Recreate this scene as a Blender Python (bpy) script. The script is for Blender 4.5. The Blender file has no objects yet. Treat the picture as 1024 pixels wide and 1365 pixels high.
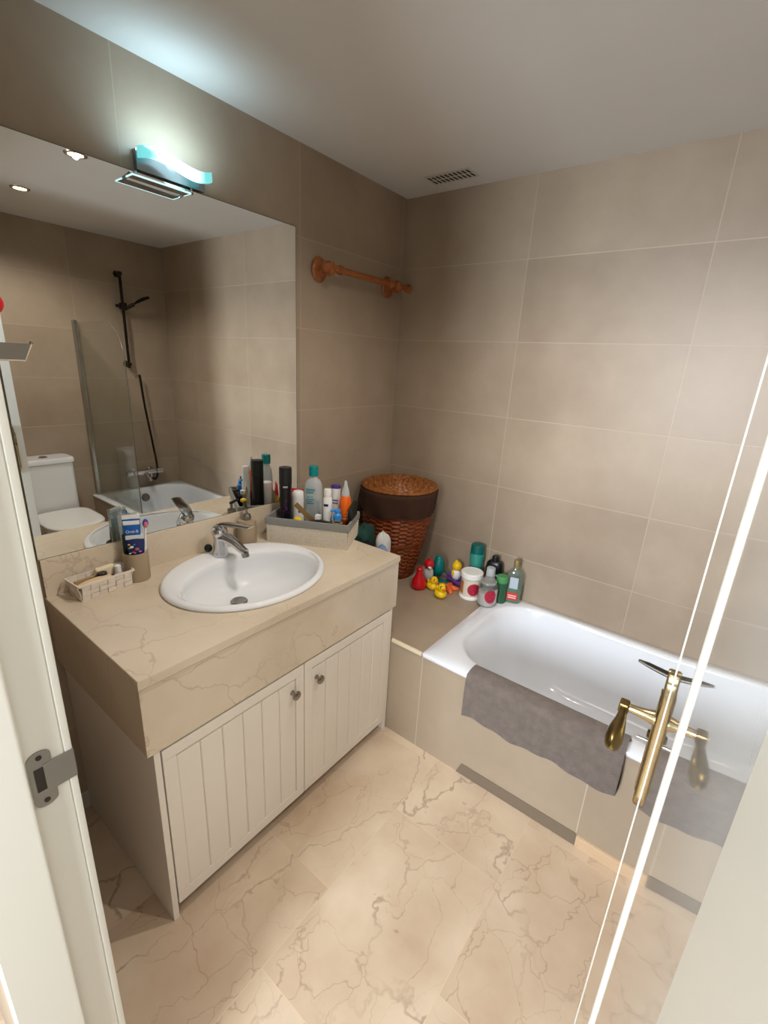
import bpy, bmesh, math, random
from mathutils import Vector, Matrix, noise
random.seed(7)
PI = math.pi
S = bpy.context.scene
COL = S.collection

# ------------------------------------------------------------------ helpers
def lin(c):
    def f(v):
        v /= 255.0
        return v / 12.92 if v <= 0.04045 else ((v + 0.055) / 1.055) ** 2.4
    return (f(c[0]), f(c[1]), f(c[2]), 1.0)

def mat(name, col, rough=0.5, metal=0.0, spec=0.5, trans=0.0, ior=1.45, coat=0.0, sheen=0.0, emit=None, es=0.0, alpha=1.0, var=0.0, vscale=20.0, bump=0.0, bscale=60.0):
    m = bpy.data.materials.new(name); m.use_nodes = True
    nt = m.node_tree; b = nt.nodes['Principled BSDF']
    b.inputs['Base Color'].default_value = lin(col)
    b.inputs['Roughness'].default_value = rough
    b.inputs['Metallic'].default_value = metal
    b.inputs['Specular IOR Level'].default_value = spec
    b.inputs['Transmission Weight'].default_value = trans
    b.inputs['IOR'].default_value = ior
    b.inputs['Coat Weight'].default_value = coat
    b.inputs['Coat Roughness'].default_value = 0.03
    b.inputs['Sheen Weight'].default_value = sheen
    if emit:
        b.inputs['Emission Color'].default_value = lin(emit); b.inputs['Emission Strength'].default_value = es
    b.inputs['Alpha'].default_value = alpha
    tc = nt.nodes.new('ShaderNodeTexCoord')
    if var > 0:
        n = nt.nodes.new('ShaderNodeTexNoise'); n.inputs['Scale'].default_value = vscale; n.inputs['Detail'].default_value = 5
        r = nt.nodes.new('ShaderNodeValToRGB')
        a = lin(col)
        r.color_ramp.elements[0].position = 0.3; r.color_ramp.elements[1].position = 0.7
        r.color_ramp.elements[0].color = (a[0]*(1-var), a[1]*(1-var), a[2]*(1-var), 1)
        r.color_ramp.elements[1].color = (min(1, a[0]*(1+var)), min(1, a[1]*(1+var)), min(1, a[2]*(1+var)), 1)
        nt.links.new(tc.outputs['Object'], n.inputs['Vector']); nt.links.new(n.outputs['Fac'], r.inputs['Fac'])
        nt.links.new(r.outputs['Color'], b.inputs['Base Color'])
    if bump > 0:
        n2 = nt.nodes.new('ShaderNodeTexNoise'); n2.inputs['Scale'].default_value = bscale; n2.inputs['Detail'].default_value = 4
        bp = nt.nodes.new('ShaderNodeBump'); bp.inputs['Strength'].default_value = bump; bp.inputs['Distance'].default_value = 0.004
        nt.links.new(tc.outputs['Object'], n2.inputs['Vector']); nt.links.new(n2.outputs['Fac'], bp.inputs['Height'])
        nt.links.new(bp.outputs['Normal'], b.inputs['Normal'])
    return m

def tile_mat(name, ax_u, ax_v, off_u, off_v, w, h, c1, c2, grout, rough=0.40, mortar=0.0022):
    m = bpy.data.materials.new(name); m.use_nodes = True
    nt = m.node_tree; N = nt.nodes; L = nt.links; b = N['Principled BSDF']
    tc = N.new('ShaderNodeTexCoord'); sx = N.new('ShaderNodeSeparateXYZ'); cb = N.new('ShaderNodeCombineXYZ')
    L.new(tc.outputs['Object'], sx.inputs[0])
    for ax, off, slot in ((ax_u, off_u, 0), (ax_v, off_v, 1)):
        ad = N.new('ShaderNodeMath'); ad.operation = 'ADD'; ad.inputs[1].default_value = off + 20 * (w if slot == 0 else h)
        L.new(sx.outputs[ax], ad.inputs[0]); L.new(ad.outputs[0], cb.inputs[slot])
    br = N.new('ShaderNodeTexBrick'); br.offset = 0.0; br.squash = 1.0
    br.inputs['Scale'].default_value = 1.0; br.inputs['Brick Width'].default_value = w; br.inputs['Row Height'].default_value = h
    br.inputs['Mortar Size'].default_value = mortar; br.inputs['Mortar Smooth'].default_value = 0.3; br.inputs['Bias'].default_value = 0.0
    br.inputs['Color1'].default_value = (0.42, 0.42, 0.42, 1); br.inputs['Color2'].default_value = (0.58, 0.58, 0.58, 1); br.inputs['Mortar'].default_value = (0.5, 0.5, 0.5, 1)
    L.new(cb.outputs[0], br.inputs['Vector'])
    n1 = N.new('ShaderNodeTexNoise'); n1.inputs['Scale'].default_value = 2.2; n1.inputs['Detail'].default_value = 8; n1.inputs['Roughness'].default_value = 0.6
    L.new(tc.outputs['Object'], n1.inputs['Vector'])
    ad = N.new('ShaderNodeMath'); ad.operation = 'MULTIPLY_ADD'; ad.inputs[1].default_value = 0.5; 
    L.new(br.outputs['Color'], ad.inputs[0]); 
    ml = N.new('ShaderNodeMath'); ml.operation = 'MULTIPLY'; ml.inputs[1].default_value = 0.5
    L.new(n1.outputs['Fac'], ml.inputs[0]); L.new(ml.outputs[0], ad.inputs[2])
    rp = N.new('ShaderNodeValToRGB'); rp.color_ramp.elements[0].position = 0.36; rp.color_ramp.elements[1].position = 0.64
    rp.color_ramp.elements[0].color = lin(c1); rp.color_ramp.elements[1].color = lin(c2)
    L.new(ad.outputs[0], rp.inputs['Fac'])
    mx = N.new('ShaderNodeMixRGB'); L.new(br.outputs['Fac'], mx.inputs['Fac']); L.new(rp.outputs['Color'], mx.inputs['Color1']); mx.inputs['Color2'].default_value = lin(grout)
    L.new(mx.outputs['Color'], b.inputs['Base Color'])
    rr = N.new('ShaderNodeMapRange'); rr.inputs['To Min'].default_value = rough - 0.06; rr.inputs['To Max'].default_value = rough + 0.08
    L.new(n1.outputs['Fac'], rr.inputs['Value']); L.new(rr.outputs[0], b.inputs['Roughness'])
    n2 = N.new('ShaderNodeTexNoise'); n2.inputs['Scale'].default_value = 14; n2.inputs['Detail'].default_value = 3
    L.new(tc.outputs['Object'], n2.inputs['Vector'])
    sb = N.new('ShaderNodeMath'); sb.operation = 'MULTIPLY_ADD'; sb.inputs[1].default_value = -0.6
    L.new(br.outputs['Fac'], sb.inputs[0])
    m3 = N.new('ShaderNodeMath'); m3.operation = 'MULTIPLY'; m3.inputs[1].default_value = 0.35
    L.new(n2.outputs['Fac'], m3.inputs[0]); L.new(m3.outputs[0], sb.inputs[2])
    bp = N.new('ShaderNodeBump'); bp.inputs['Strength'].default_value = 0.25; bp.inputs['Distance'].default_value = 0.004
    L.new(sb.outputs[0], bp.inputs['Height']); L.new(bp.outputs['Normal'], b.inputs['Normal'])
    return m

def marble_mat(name, base, dark, vein, vscale=4.0, rough=0.18, slab=None, seed=0.0, veinamt=0.7):
    m = bpy.data.materials.new(name); m.use_nodes = True
    nt = m.node_tree; N = nt.nodes; L = nt.links; b = N['Principled BSDF']
    tc = N.new('ShaderNodeTexCoord'); mp = N.new('ShaderNodeMapping'); mp.inputs['Location'].default_value = (seed, seed * 0.7, seed * 1.3)
    L.new(tc.outputs['Object'], mp.inputs['Vector'])
    vec = mp.outputs[0]; joint = None
    if slab:
        w, h, ox, oy = slab
        sx = N.new('ShaderNodeSeparateXYZ'); L.new(tc.outputs['Object'], sx.inputs[0])
        cb = N.new('ShaderNodeCombineXYZ')
        a1 = N.new('ShaderNodeMath'); a1.operation = 'ADD'; a1.inputs[1].default_value = oy + 20 * w; L.new(sx.outputs[1], a1.inputs[0]); L.new(a1.outputs[0], cb.inputs[0])
        a2 = N.new('ShaderNodeMath'); a2.operation = 'ADD'; a2.inputs[1].default_value = ox + 20 * h; L.new(sx.outputs[0], a2.inputs[0]); L.new(a2.outputs[0], cb.inputs[1])
        br = N.new('ShaderNodeTexBrick'); br.offset = 0.42; br.inputs['Scale'].default_value = 1
        br.inputs['Brick Width'].default_value = w; br.inputs['Row Height'].default_value = h; br.inputs['Mortar Size'].default_value = 0.0013; br.inputs['Mortar Smooth'].default_value = 0.2
        br.inputs['Color1'].default_value = (0, 0, 0, 1); br.inputs['Color2'].default_value = (1, 1, 1, 1); br.inputs['Mortar'].default_value = (0.5, 0.5, 0.5, 1)
        L.new(cb.outputs[0], br.inputs['Vector'])
        sc = N.new('ShaderNodeVectorMath'); sc.operation = 'MULTIPLY_ADD'; sc.inputs[1].default_value = (7.3, 5.1, 3.0)
        L.new(br.outputs['Color'], sc.inputs[0]); L.new(mp.outputs[0], sc.inputs[2]); vec = sc.outputs[0]; joint = br
    nz = N.new('ShaderNodeTexNoise'); nz.inputs['Scale'].default_value = 2.6; nz.inputs['Detail'].default_value = 5; nz.inputs['Roughness'].default_value = 0.55
    L.new(vec, nz.inputs['Vector'])
    wob = N.new('ShaderNodeVectorMath'); wob.operation = 'MULTIPLY_ADD'; wob.inputs[1].default_value = (0.42, 0.42, 0.42)
    L.new(nz.outputs['Color'], wob.inputs[0]); L.new(vec, wob.inputs[2])
    def veins(scale, width, stretch):
        mm = N.new('ShaderNodeMapping'); mm.inputs['Rotation'].default_value = (0, 0, 0.7); mm.inputs['Scale'].default_value = (1, stretch, 1)
        L.new(wob.outputs[0], mm.inputs['Vector'])
        vo = N.new('ShaderNodeTexVoronoi'); vo.feature = 'DISTANCE_TO_EDGE'; vo.inputs['Scale'].default_value = scale
        L.new(mm.outputs[0], vo.inputs['Vector'])
        mr = N.new('ShaderNodeMapRange'); mr.inputs['From Min'].default_value = 0; mr.inputs['From Max'].default_value = width; mr.inputs['To Min'].default_value = 1; mr.inputs['To Max'].default_value = 0
        L.new(vo.outputs['Distance'], mr.inputs['Value']); return mr.outputs[0]
    v1 = veins(vscale, 0.015, 0.5); v2 = veins(vscale * 2.6, 0.016, 0.6)
    nm = N.new('ShaderNodeTexNoise'); nm.inputs['Scale'].default_value = 2.6; nm.inputs['Detail'].default_value = 3; L.new(vec, nm.inputs['Vector'])
    msk = N.new('ShaderNodeMapRange'); msk.inputs['From Min'].default_value = 0.42; msk.inputs['From Max'].default_value = 0.62; L.new(nm.outputs['Fac'], msk.inputs['Value'])
    ms2 = N.new('ShaderNodeMapRange'); ms2.inputs['From Min'].default_value = 0.58; ms2.inputs['From Max'].default_value = 0.42; L.new(nm.outputs['Fac'], ms2.inputs['Value'])
    q1 = N.new('ShaderNodeMath'); q1.operation = 'MULTIPLY'; L.new(v1, q1.inputs[0]); L.new(msk.outputs[0], q1.inputs[1])
    q2 = N.new('ShaderNodeMath'); q2.operation = 'MULTIPLY'; L.new(v2, q2.inputs[0]); L.new(ms2.outputs[0], q2.inputs[1])
    q2b = N.new('ShaderNodeMath'); q2b.operation = 'MULTIPLY'; q2b.inputs[1].default_value = 0.65; L.new(q2.outputs[0], q2b.inputs[0])
    q3 = N.new('ShaderNodeMath'); q3.operation = 'MAXIMUM'; L.new(q1.outputs[0], q3.inputs[0]); L.new(q2b.outputs[0], q3.inputs[1])
    q4 = N.new('ShaderNodeMath'); q4.operation = 'MULTIPLY'; q4.inputs[1].default_value = veinamt; L.new(q3.outputs[0], q4.inputs[0])
    rp = N.new('ShaderNodeValToRGB'); rp.color_ramp.elements[0].position = 0.32; rp.color_ramp.elements[1].position = 0.68
    rp.color_ramp.elements[0].color = lin(dark); rp.color_ramp.elements[1].color = lin(base)
    L.new(nz.outputs['Fac'], rp.inputs['Fac'])
    mx = N.new('ShaderNodeMixRGB'); L.new(q4.outputs[0], mx.inputs['Fac']); L.new(rp.outputs['Color'], mx.inputs['Color1']); mx.inputs['Color2'].default_value = lin(vein)
    out = mx.outputs['Color']
    if joint:
        m2 = N.new('ShaderNodeMixRGB'); L.new(joint.outputs['Fac'], m2.inputs['Fac']); L.new(out, m2.inputs['Color1']); m2.inputs['Color2'].default_value = lin((214, 190, 158)); out = m2.outputs['Color']
    L.new(out, b.inputs['Base Color']); b.inputs['Roughness'].default_value = rough
    return m

# ---- mesh building
def new_bm(): return bmesh.new()

def finish(name, bm, m, parent=None, smooth=True, angle=0.6, loc=None):
    bmesh.ops.recalc_face_normals(bm, faces=bm.faces[:])
    me = bpy.data.meshes.new(name); bm.to_mesh(me); bm.free()
    if smooth:
        for p in me.polygons: p.use_smooth = True
        try: me.set_sharp_from_angle(angle=angle)
        except Exception: pass
    ms = m if isinstance(m, (list, tuple)) else [m]
    for x in ms: me.materials.append(x)
    o = bpy.data.objects.new(name, me); COL.objects.link(o)
    if smooth and angle <= 1.0:
        wn = o.modifiers.new('even_normals', 'WEIGHTED_NORMAL'); wn.keep_sharp = True
    if parent: o.parent = parent
    if loc: o.location = loc
    return o

def box(bm, x0, x1, y0, y1, z0, z1, bev=0.0, seg=2, mi=0):
    vs = [bm.verts.new((x, y, z)) for z in (z0, z1) for y in (y0, y1) for x in (x0, x1)]
    idx = [(0, 2, 3, 1), (4, 5, 7, 6), (0, 1, 5, 4), (2, 6, 7, 3), (0, 4, 6, 2), (1, 3, 7, 5)]
    fs = [bm.faces.new([vs[i] for i in f]) for f in idx]
    for f in fs: f.material_index = mi
    if bev > 0:
        es = list({e for f in fs for e in f.edges})
        r = bmesh.ops.bevel(bm, geom=es, offset=bev, segments=seg, affect='EDGES', profile=0.5)
        for f in r['faces']: f.material_index = mi
    return vs

def lathe(bm, prof, n=40, cx=0, cy=0, cz=0, sx=1.0, sy=1.0, cap=True, mi=0, axis='Z'):
    rings = []
    for (r, z) in prof:
        ring = []
        for k in range(n):
            a = 2 * PI * k / n
            p = (r * sx * math.cos(a), r * sy * math.sin(a), z)
            if axis == 'X': p = (z, p[0], p[1])
            elif axis == 'Y': p = (p[0], z, p[1])
            ring.append(bm.verts.new((cx + p[0], cy + p[1], cz + p[2])))
        rings.append(ring)
    for a, b in zip(rings, rings[1:]):
        for k in range(n):
            f = bm.faces.new((a[k], a[(k + 1) % n], b[(k + 1) % n], b[k])); f.material_index = mi
    if cap:
        for ring in (rings[0], rings[-1]):
            f = bm.faces.new(ring); f.material_index = mi
    return rings

def tube(bm, pts, rad, n=12, cap=True, mi=0, squash=1.0):
    pts = [Vector(p) for p in pts]
    rs = rad if isinstance(rad, (list, tuple)) else [rad] * len(pts)
    up = Vector((0, 0, 1)); rings = []; prev = None
    for i, p in enumerate(pts):
        t = (pts[min(i + 1, len(pts) - 1)] - pts[max(i - 1, 0)]).normalized()
        if prev is None:
            ref = up if abs(t.dot(up)) < 0.9 else Vector((1, 0, 0))
            u = t.cross(ref).normalized()
        else:
            u = (prev - t * prev.dot(t)).normalized()
        w = t.cross(u).normalized(); prev = u
        rings.append([bm.verts.new(p + (u * math.cos(2 * PI * k / n) + w * math.sin(2 * PI * k / n) * squash) * rs[i]) for k in range(n)])
    for a, b in zip(rings, rings[1:]):
        for k in range(n):
            f = bm.faces.new((a[k], a[(k + 1) % n], b[(k + 1) % n], b[k])); f.material_index = mi
    if cap:
        for r in (rings[0], rings[-1]):
            f = bm.faces.new(r); f.material_index = mi
    return rings

def bez(pts, n=24):
    """Catmull-Rom through pts"""
    P = [Vector(p) for p in pts]; P = [2 * P[0] - P[1]] + P + [2 * P[-1] - P[-2]]
    out = []
    seg = len(P) - 3
    for i in range(seg):
        a, b, c, d = P[i:i + 4]
        m = max(2, n // seg)
        for k in range(m + (1 if i == seg - 1 else 0)):
            t = k / m
            out.append(0.5 * ((2 * b) + (c - a) * t + (2 * a - 5 * b + 4 * c - d) * t * t + (3 * b - a - 3 * c + d) * t ** 3))
    return out

def loft(bm, rings, cap0=True, cap1=True, mi=0):
    R = [[bm.verts.new(p) for p in r] for r in rings]; n = len(R[0])
    for a, b in zip(R, R[1:]):
        for k in range(n):
            f = bm.faces.new((a[k], a[(k + 1) % n], b[(k + 1) % n], b[k])); f.material_index = mi
    if cap0: bm.faces.new(R[0]).material_index = mi
    if cap1: bm.faces.new(R[-1]).material_index = mi
    return R

def rrect(x0, x1, y0, y1, r, z, n=8):
    pts = []
    for (cx, cy, a0) in ((x1 - r, y1 - r, 0), (x0 + r, y1 - r, PI / 2), (x0 + r, y0 + r, PI), (x1 - r, y0 + r, 1.5 * PI)):
        for k in range(n + 1):
            a = a0 + PI / 2 * k / n
            pts.append((cx + r * math.cos(a), cy + r * math.sin(a), z))
    return pts

def ball(bm, c, r, n=24, m=14, sq=(1, 1, 1), mi=0):
    prof = [(max(1e-4, math.sin(PI * k / m)), -math.cos(PI * k / m)) for k in range(m + 1)]
    rr = []
    for (q, z) in prof:
        rr.append([(c[0] + r * sq[0] * q * math.cos(2 * PI * k / n), c[1] + r * sq[1] * q * math.sin(2 * PI * k / n), c[2] + r * sq[2] * z) for k in range(n)])
    loft(bm, rr, mi=mi)

def thing(name, label, cat, loc=(0, 0, 0), rz=0.0, group=None):
    o = bpy.data.objects.new(name, None); COL.objects.link(o)
    o.location = loc; o.rotation_euler = (0, 0, rz); o.empty_display_size = 0.05
    o['label'] = label; o['category'] = cat
    if group: o['group'] = group
    return o

def tag(o, label, cat, group=None):
    o['label'] = label; o['category'] = cat
    if group: o['group'] = group
    return o

def struct(o): o['kind'] = 'structure'; return o

def text_verts(s, size):
    cu = bpy.data.curves.new('lettering', 'FONT'); cu.body = s; cu.size = size; cu.align_x = 'CENTER'; cu.align_y = 'CENTER'
    cu.fill_mode = 'FRONT'; cu.resolution_u = 3
    o = bpy.data.objects.new('lettering', cu); COL.objects.link(o)
    dg = bpy.context.evaluated_depsgraph_get(); me = bpy.data.meshes.new_from_object(o.evaluated_get(dg))
    v = [tuple(x.co) for x in me.vertices]; f = [tuple(p.vertices) for p in me.polygons]
    bpy.data.objects.remove(o); bpy.data.curves.remove(cu); bpy.data.meshes.remove(me)
    return v, f

def lettering(name, s, size, fn, m, parent):
    v, f = text_verts(s, size); bm = new_bm()
    vs = [bm.verts.new(fn(x, y)) for x, y, z in v]
    for q in f:
        try: bm.faces.new([vs[i] for i in q])
        except ValueError: pass
    me = bpy.data.meshes.new(name); bm.to_mesh(me); bm.free(); me.materials.append(m)
    o = bpy.data.objects.new(name, me); COL.objects.link(o); o.parent = parent
    return o

def patch(bm, r, a0, a1, z0, z1, n=10, sx=1.0, sy=1.0, thick=0.0006, mi=0):
    """label wrapped on a (possibly oval) cylinder of radius r"""
    rows = []
    for z in (z0, z1):
        rows.append([bm.verts.new(((r + thick) * sx * math.cos(a0 + (a1 - a0) * k / n), (r + thick) * sy * math.sin(a0 + (a1 - a0) * k / n), z)) for k in range(n + 1)])
    for k in range(n):
        f = bm.faces.new((rows[0][k], rows[0][k + 1], rows[1][k + 1], rows[1][k])); f.material_index = mi

# ------------------------------------------------------------------ calibrated dimensions
W, HC = 2.4257, 2.369                    # room width, ceiling height
YF = -1.985                              # inner face of the door wall
DX, VYL, VYR, VH = 0.594, -1.7605, -0.715, 0.85
YB, ZB, XT = -0.733, 0.470, 0.744        # bath front, rim height, bath end
JL, JR = 0.93, 1.5955                    # door opening

# ------------------------------------------------------------------ materials
TA, TB, GR = (145, 127, 108), (174, 157, 137), (176, 160, 140)
M_wl = tile_mat('tile_mirror_wall', 1, 2, 0.03, -0.008, 0.68, 0.3405, TA, TB, GR)
M_wb = tile_mat('tile_back_wall', 0, 2, 0.013, -0.008, 0.68, 0.3405, TA, TB, GR)
M_wr = tile_mat('tile_side_wall', 1, 2, 0.0, -0.008, 0.68, 0.3405, TA, TB, GR)
M_ledge = tile_mat('tile_ledge', 0, 1, 0.645, 0.30, 0.68, 0.68, TA, TB, (170, 152, 128))
M_apron = tile_mat('tile_apron', 0, 2, -0.07, 0.21, 0.68, 0.69, (158, 141, 120), (178, 161, 140), (196, 180, 158))
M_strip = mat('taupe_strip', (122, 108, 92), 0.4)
M_floor = marble_mat('marble_floor', (218, 200, 176), (190, 164, 138), (120, 92, 72), 3.0, 0.22, slab=(0.62, 0.405, -0.87, 0.15), veinamt=0.6)
M_top = marble_mat('marble_counter', (220, 206, 184), (202, 186, 163), (158, 136, 112), 5.0, 0.2, seed=3.1, veinamt=0.4)
M_skirt = marble_mat('marble_skirting', (218, 190, 156), (200, 170, 138), (150, 116, 88), 4.0, 0.25, seed=8.2, veinamt=0.4)
M_ceil = mat('ceiling_paint', (214, 211, 206), 0.9, var=0.02, vscale=3)
M_cab = mat('cabinet_white', (234, 226, 214), 0.42, var=0.02, vscale=5)
M_groove = mat('plinth_taupe_board', (150, 132, 112), 0.7)  # even taupe-brown, darker than the cabinet white
M_porc = mat('porcelain', (232, 234, 236), 0.08, coat=0.5)
M_tub = mat('enamel', (228, 231, 236), 0.12, coat=0.4)
M_chrome = mat('chrome', (205, 207, 210), 0.07, metal=1.0)
M_steel = mat('brushed_steel', (150, 146, 138), 0.3, metal=1.0)
M_dark = mat('dark_metal', (58, 52, 46), 0.35, metal=0.6)
M_black = mat('black_plastic', (16, 16, 18), 0.28)
M_blackm = mat('black_satin', (26, 26, 28), 0.45)
M_brass = mat('aged_brass', (176, 160, 124), 0.24, metal=1.0, var=0.15, vscale=30)
M_bronze = mat('worn_bronze_knob', (128, 108, 66), 0.3, metal=1.0, var=0.2, vscale=40)
M_door = mat('white_lacquer', (208, 210, 207), 0.06, coat=1.0)
M_frame = mat('white_frame_paint', (210, 206, 194), 0.4)
M_white = mat('white_plastic', (235, 234, 230), 0.3)
M_hall = mat('hall_paint', (176, 174, 170), 0.8)
M_wood = mat('honey_pine', (152, 84, 34), 0.3, var=0.25, vscale=25, coat=0.4)
M_mirror = mat('mirror_silver', (236, 238, 236), 0.0, metal=1.0)
M_glass = mat('clear_glass', (250, 252, 252), 0.02, trans=1.0, ior=1.45)

def thin_glass(name, tint, refl=0.12, frost=0.0):
    m = bpy.data.materials.new(name); m.use_nodes = True; nt = m.node_tree; N = nt.nodes; L = nt.links
    N.remove(N['Principled BSDF']); out = N['Material Output']
    t = N.new('ShaderNodeBsdfTransparent'); t.inputs[0].default_value = lin(tint)
    g = N.new('ShaderNodeBsdfGlossy'); g.inputs['Roughness'].default_value = 0.02
    lw = N.new('ShaderNodeLayerWeight'); lw.inputs['Blend'].default_value = 0.5
    pw = N.new('ShaderNodeMath'); pw.operation = 'POWER'; pw.inputs[1].default_value = 4.0; L.new(lw.outputs['Facing'], pw.inputs[0])
    ma = N.new('ShaderNodeMath'); ma.operation = 'MULTIPLY_ADD'; ma.inputs[1].default_value = 0.7; ma.inputs[2].default_value = refl * 0.25; L.new(pw.outputs[0], ma.inputs[0])
    mx = N.new('ShaderNodeMixShader'); L.new(ma.outputs[0], mx.inputs[0]); L.new(t.outputs[0], mx.inputs[1]); L.new(g.outputs[0], mx.inputs[2])
    sh = mx.outputs[0]
    if frost > 0:
        d = N.new('ShaderNodeBsdfDiffuse'); d.inputs[0].default_value = lin((230, 232, 232))
        m2 = N.new('ShaderNodeMixShader'); m2.inputs[0].default_value = frost; L.new(sh, m2.inputs[1]); L.new(d.outputs[0], m2.inputs[2]); sh = m2.outputs[0]
    L.new(sh, out.inputs['Surface']); return m
M_screen = thin_glass('screen_glass', (242, 245, 242), 0.25)
M_clearp = thin_glass('clear_plastic', (232, 236, 236), 0.3, 0.12)
M_frostp = thin_glass('frosted_plastic', (214, 224, 226), 0.3, 0.5)
M_jarg = thin_glass('jar_glass', (235, 238, 236), 0.35, 0.06)

# ------------------------------------------------------------------ room shell
bm = new_bm(); box(bm, -0.1, W + 0.1, -4.0, 0.1, -0.05, 0.0); struct(finish('floor', bm, M_floor, smooth=False))
bm = new_bm(); box(bm, -0.1, W + 0.1, YF - 0.13, 0.1, HC, HC + 0.05); struct(finish('ceiling', bm, M_ceil, smooth=False))
bm = new_bm(); box(bm, -0.1, 0.0, YF - 0.13, 0.1, 0, HC); struct(finish('wall_left', bm, M_wl, smooth=False))
bm = new_bm(); box(bm, 0.0, W, 0.0, 0.1, 0, HC); struct(finish('wall_back', bm, M_wb, smooth=False))
bm = new_bm(); box(bm, W, W + 0.1, YF - 0.13, 0.1, 0, HC); struct(finish('wall_right', bm, M_wr, smooth=False))
bm = new_bm()
box(bm, 0.0, JL - 0.035, YF - 0.13, YF, 0, HC); box(bm, JR + 0.035, W, YF - 0.13, YF, 0, HC); box(bm, JL - 0.035, JR + 0.035, YF - 0.13, YF, 2.075, HC)
struct(finish('wall_front', bm, M_wb, smooth=False))
# hall outside the door
bm = new_bm(); box(bm, -0.1, 0.0, -4.0, YF - 0.13, 0, 2.5); struct(finish('wall_hall_left', bm, M_hall, smooth=False))
bm = new_bm(); box(bm, W, W + 0.1, -4.0, YF - 0.13, 0, 2.5); struct(finish('wall_hall_right', bm, M_hall, smooth=False))
bm = new_bm(); box(bm, -0.1, W + 0.1, -4.1, -4.0, 0, 2.5); struct(finish('wall_hall_end', bm, M_hall, smooth=False))
bm = new_bm(); box(bm, -0.1, W + 0.1, -4.1, YF - 0.13, 2.5, 2.55); struct(finish('ceiling_hall', bm, M_hall, smooth=False))
# skirting at the foot of the mirror wall, left of the vanity
bm = new_bm(); box(bm, 0.0, 0.012, YF, VYL + 0.02, 0, 0.075, 0.003); struct(finish('baseboard_left', bm, mat('pale_skirting', (188, 182, 170), 0.4)))

# left door jamb with rebate, bead and strike plate
bm = new_bm()
y0 = YF - 0.13
prof = [(JL - 0.035, YF), (JL - 0.004, YF), (JL - 0.001, YF - 0.001), (JL, YF - 0.005), (JL - 0.0005, YF - 0.009), (JL - 0.0025, YF - 0.0105), (JL - 0.001, YF - 0.012), (JL - 0.001, YF - 0.054), (JL + 0.0005, YF - 0.0555), (JL + 0.009, YF - 0.056), (JL + 0.0115, YF - 0.0575), (JL + 0.012, YF - 0.060), (JL + 0.012, y0 + 0.002), (JL + 0.010, y0), (JL - 0.035, y0)]
loft(bm, [[(x, y, z) for x, y in prof] for z in (0.0, 2.075)])
t1 = struct(finish('trim_1', bm, M_frame, angle=0.5))
# strike plate: rounded tall plate with a latch hole and a curved lip reaching the arris
def plate_outline():
    pts = []
    for k in range(17):
        a = PI * k / 16; pts.append((-0.0135 * math.cos(a), 0.036 + 0.0095 * math.sin(a)))
    for k in range(17):
        a = PI + PI * k / 16; pts.append((-0.0135 * math.cos(a), -0.036 + 0.0095 * math.sin(a)))
    return pts
sp_y, sp_z = YF - 0.0395, 1.025
bm = new_bm()
o_ = plate_outline(); xs = JL - 0.001
loft(bm, [[(xs, sp_y + a, sp_z + b) for a, b in o_], [(xs + 0.0022, sp_y + a, sp_z + b) for a, b in o_]])
sp = finish('strike_plate', bm, M_steel, t1)
sp['label'] = 'aged steel strike plate'
bm = new_bm(); tube(bm, [(xs + 0.001, sp_y + 0.004, sp_z), (xs + 0.0025, sp_y + 0.014, sp_z), (xs + 0.003, sp_y + 0.024, sp_z), (xs + 0.001, sp_y + 0.0325, sp_z), (xs - 0.004, sp_y + 0.0355, sp_z)], 0.0225, 4, squash=0.05)
bm2 = new_bm(); box(bm2, xs + 0.0005, xs + 0.0032, sp_y + 0.002, sp_y + 0.0395, sp_z - 0.0235, sp_z + 0.0235, 0.0012); bm.free()
finish('strike_lip', bm2, M_steel, sp)
bm = new_bm(); box(bm, xs + 0.001, xs + 0.0030, sp_y - 0.0085, sp_y + 0.0065, sp_z - 0.018, sp_z + 0.020, 0.0008); finish('latch_hole', bm, M_dark, sp)
for dz in (-0.036, 0.036):
    bm = new_bm(); lathe(bm, [(0.0001, 0.0036), (0.0035, 0.0032), (0.0038, 0.002)], 14, axis='X', cx=xs, cy=sp_y, cz=sp_z + dz, cap=False); finish('screw', bm, M_dark, sp)
# right jamb (hinge side) and head
bm = new_bm()
prof = [(JR + 0.035, YF), (JR + 0.004, YF), (JR + 0.001, YF - 0.001), (JR, YF - 0.004), (JR, y0 + 0.002), (JR + 0.002, y0), (JR + 0.035, y0)]
loft(bm, [[(x, y, z) for x, y in prof] for z in (0.0, 2.075)])
struct(finish('trim_2', bm, M_frame, angle=0.5))
bm = new_bm(); box(bm, JL, JR, y0, YF, 2.04, 2.075, 0.002); struct(finish('trim_3', bm, M_frame))

# ------------------------------------------------------------------ door leaf, open into the room
FE = Vector((1.5718, -1.337)); HG = Vector((1.5995, -1.984)); dv = (HG - FE); DL = dv.length; dv.normalize(); dn = Vector((dv.y, -dv.x))
if dn.x > 0: dn = -dn          # dn points to the mirror side
door = bpy.data.objects.new('door_1', None); COL.objects.link(door); door['kind'] = 'structure'
door.location = (FE.x, FE.y, 0.0); door.rotation_euler = (0, 0, math.atan2(dv.y, dv.x))
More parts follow.
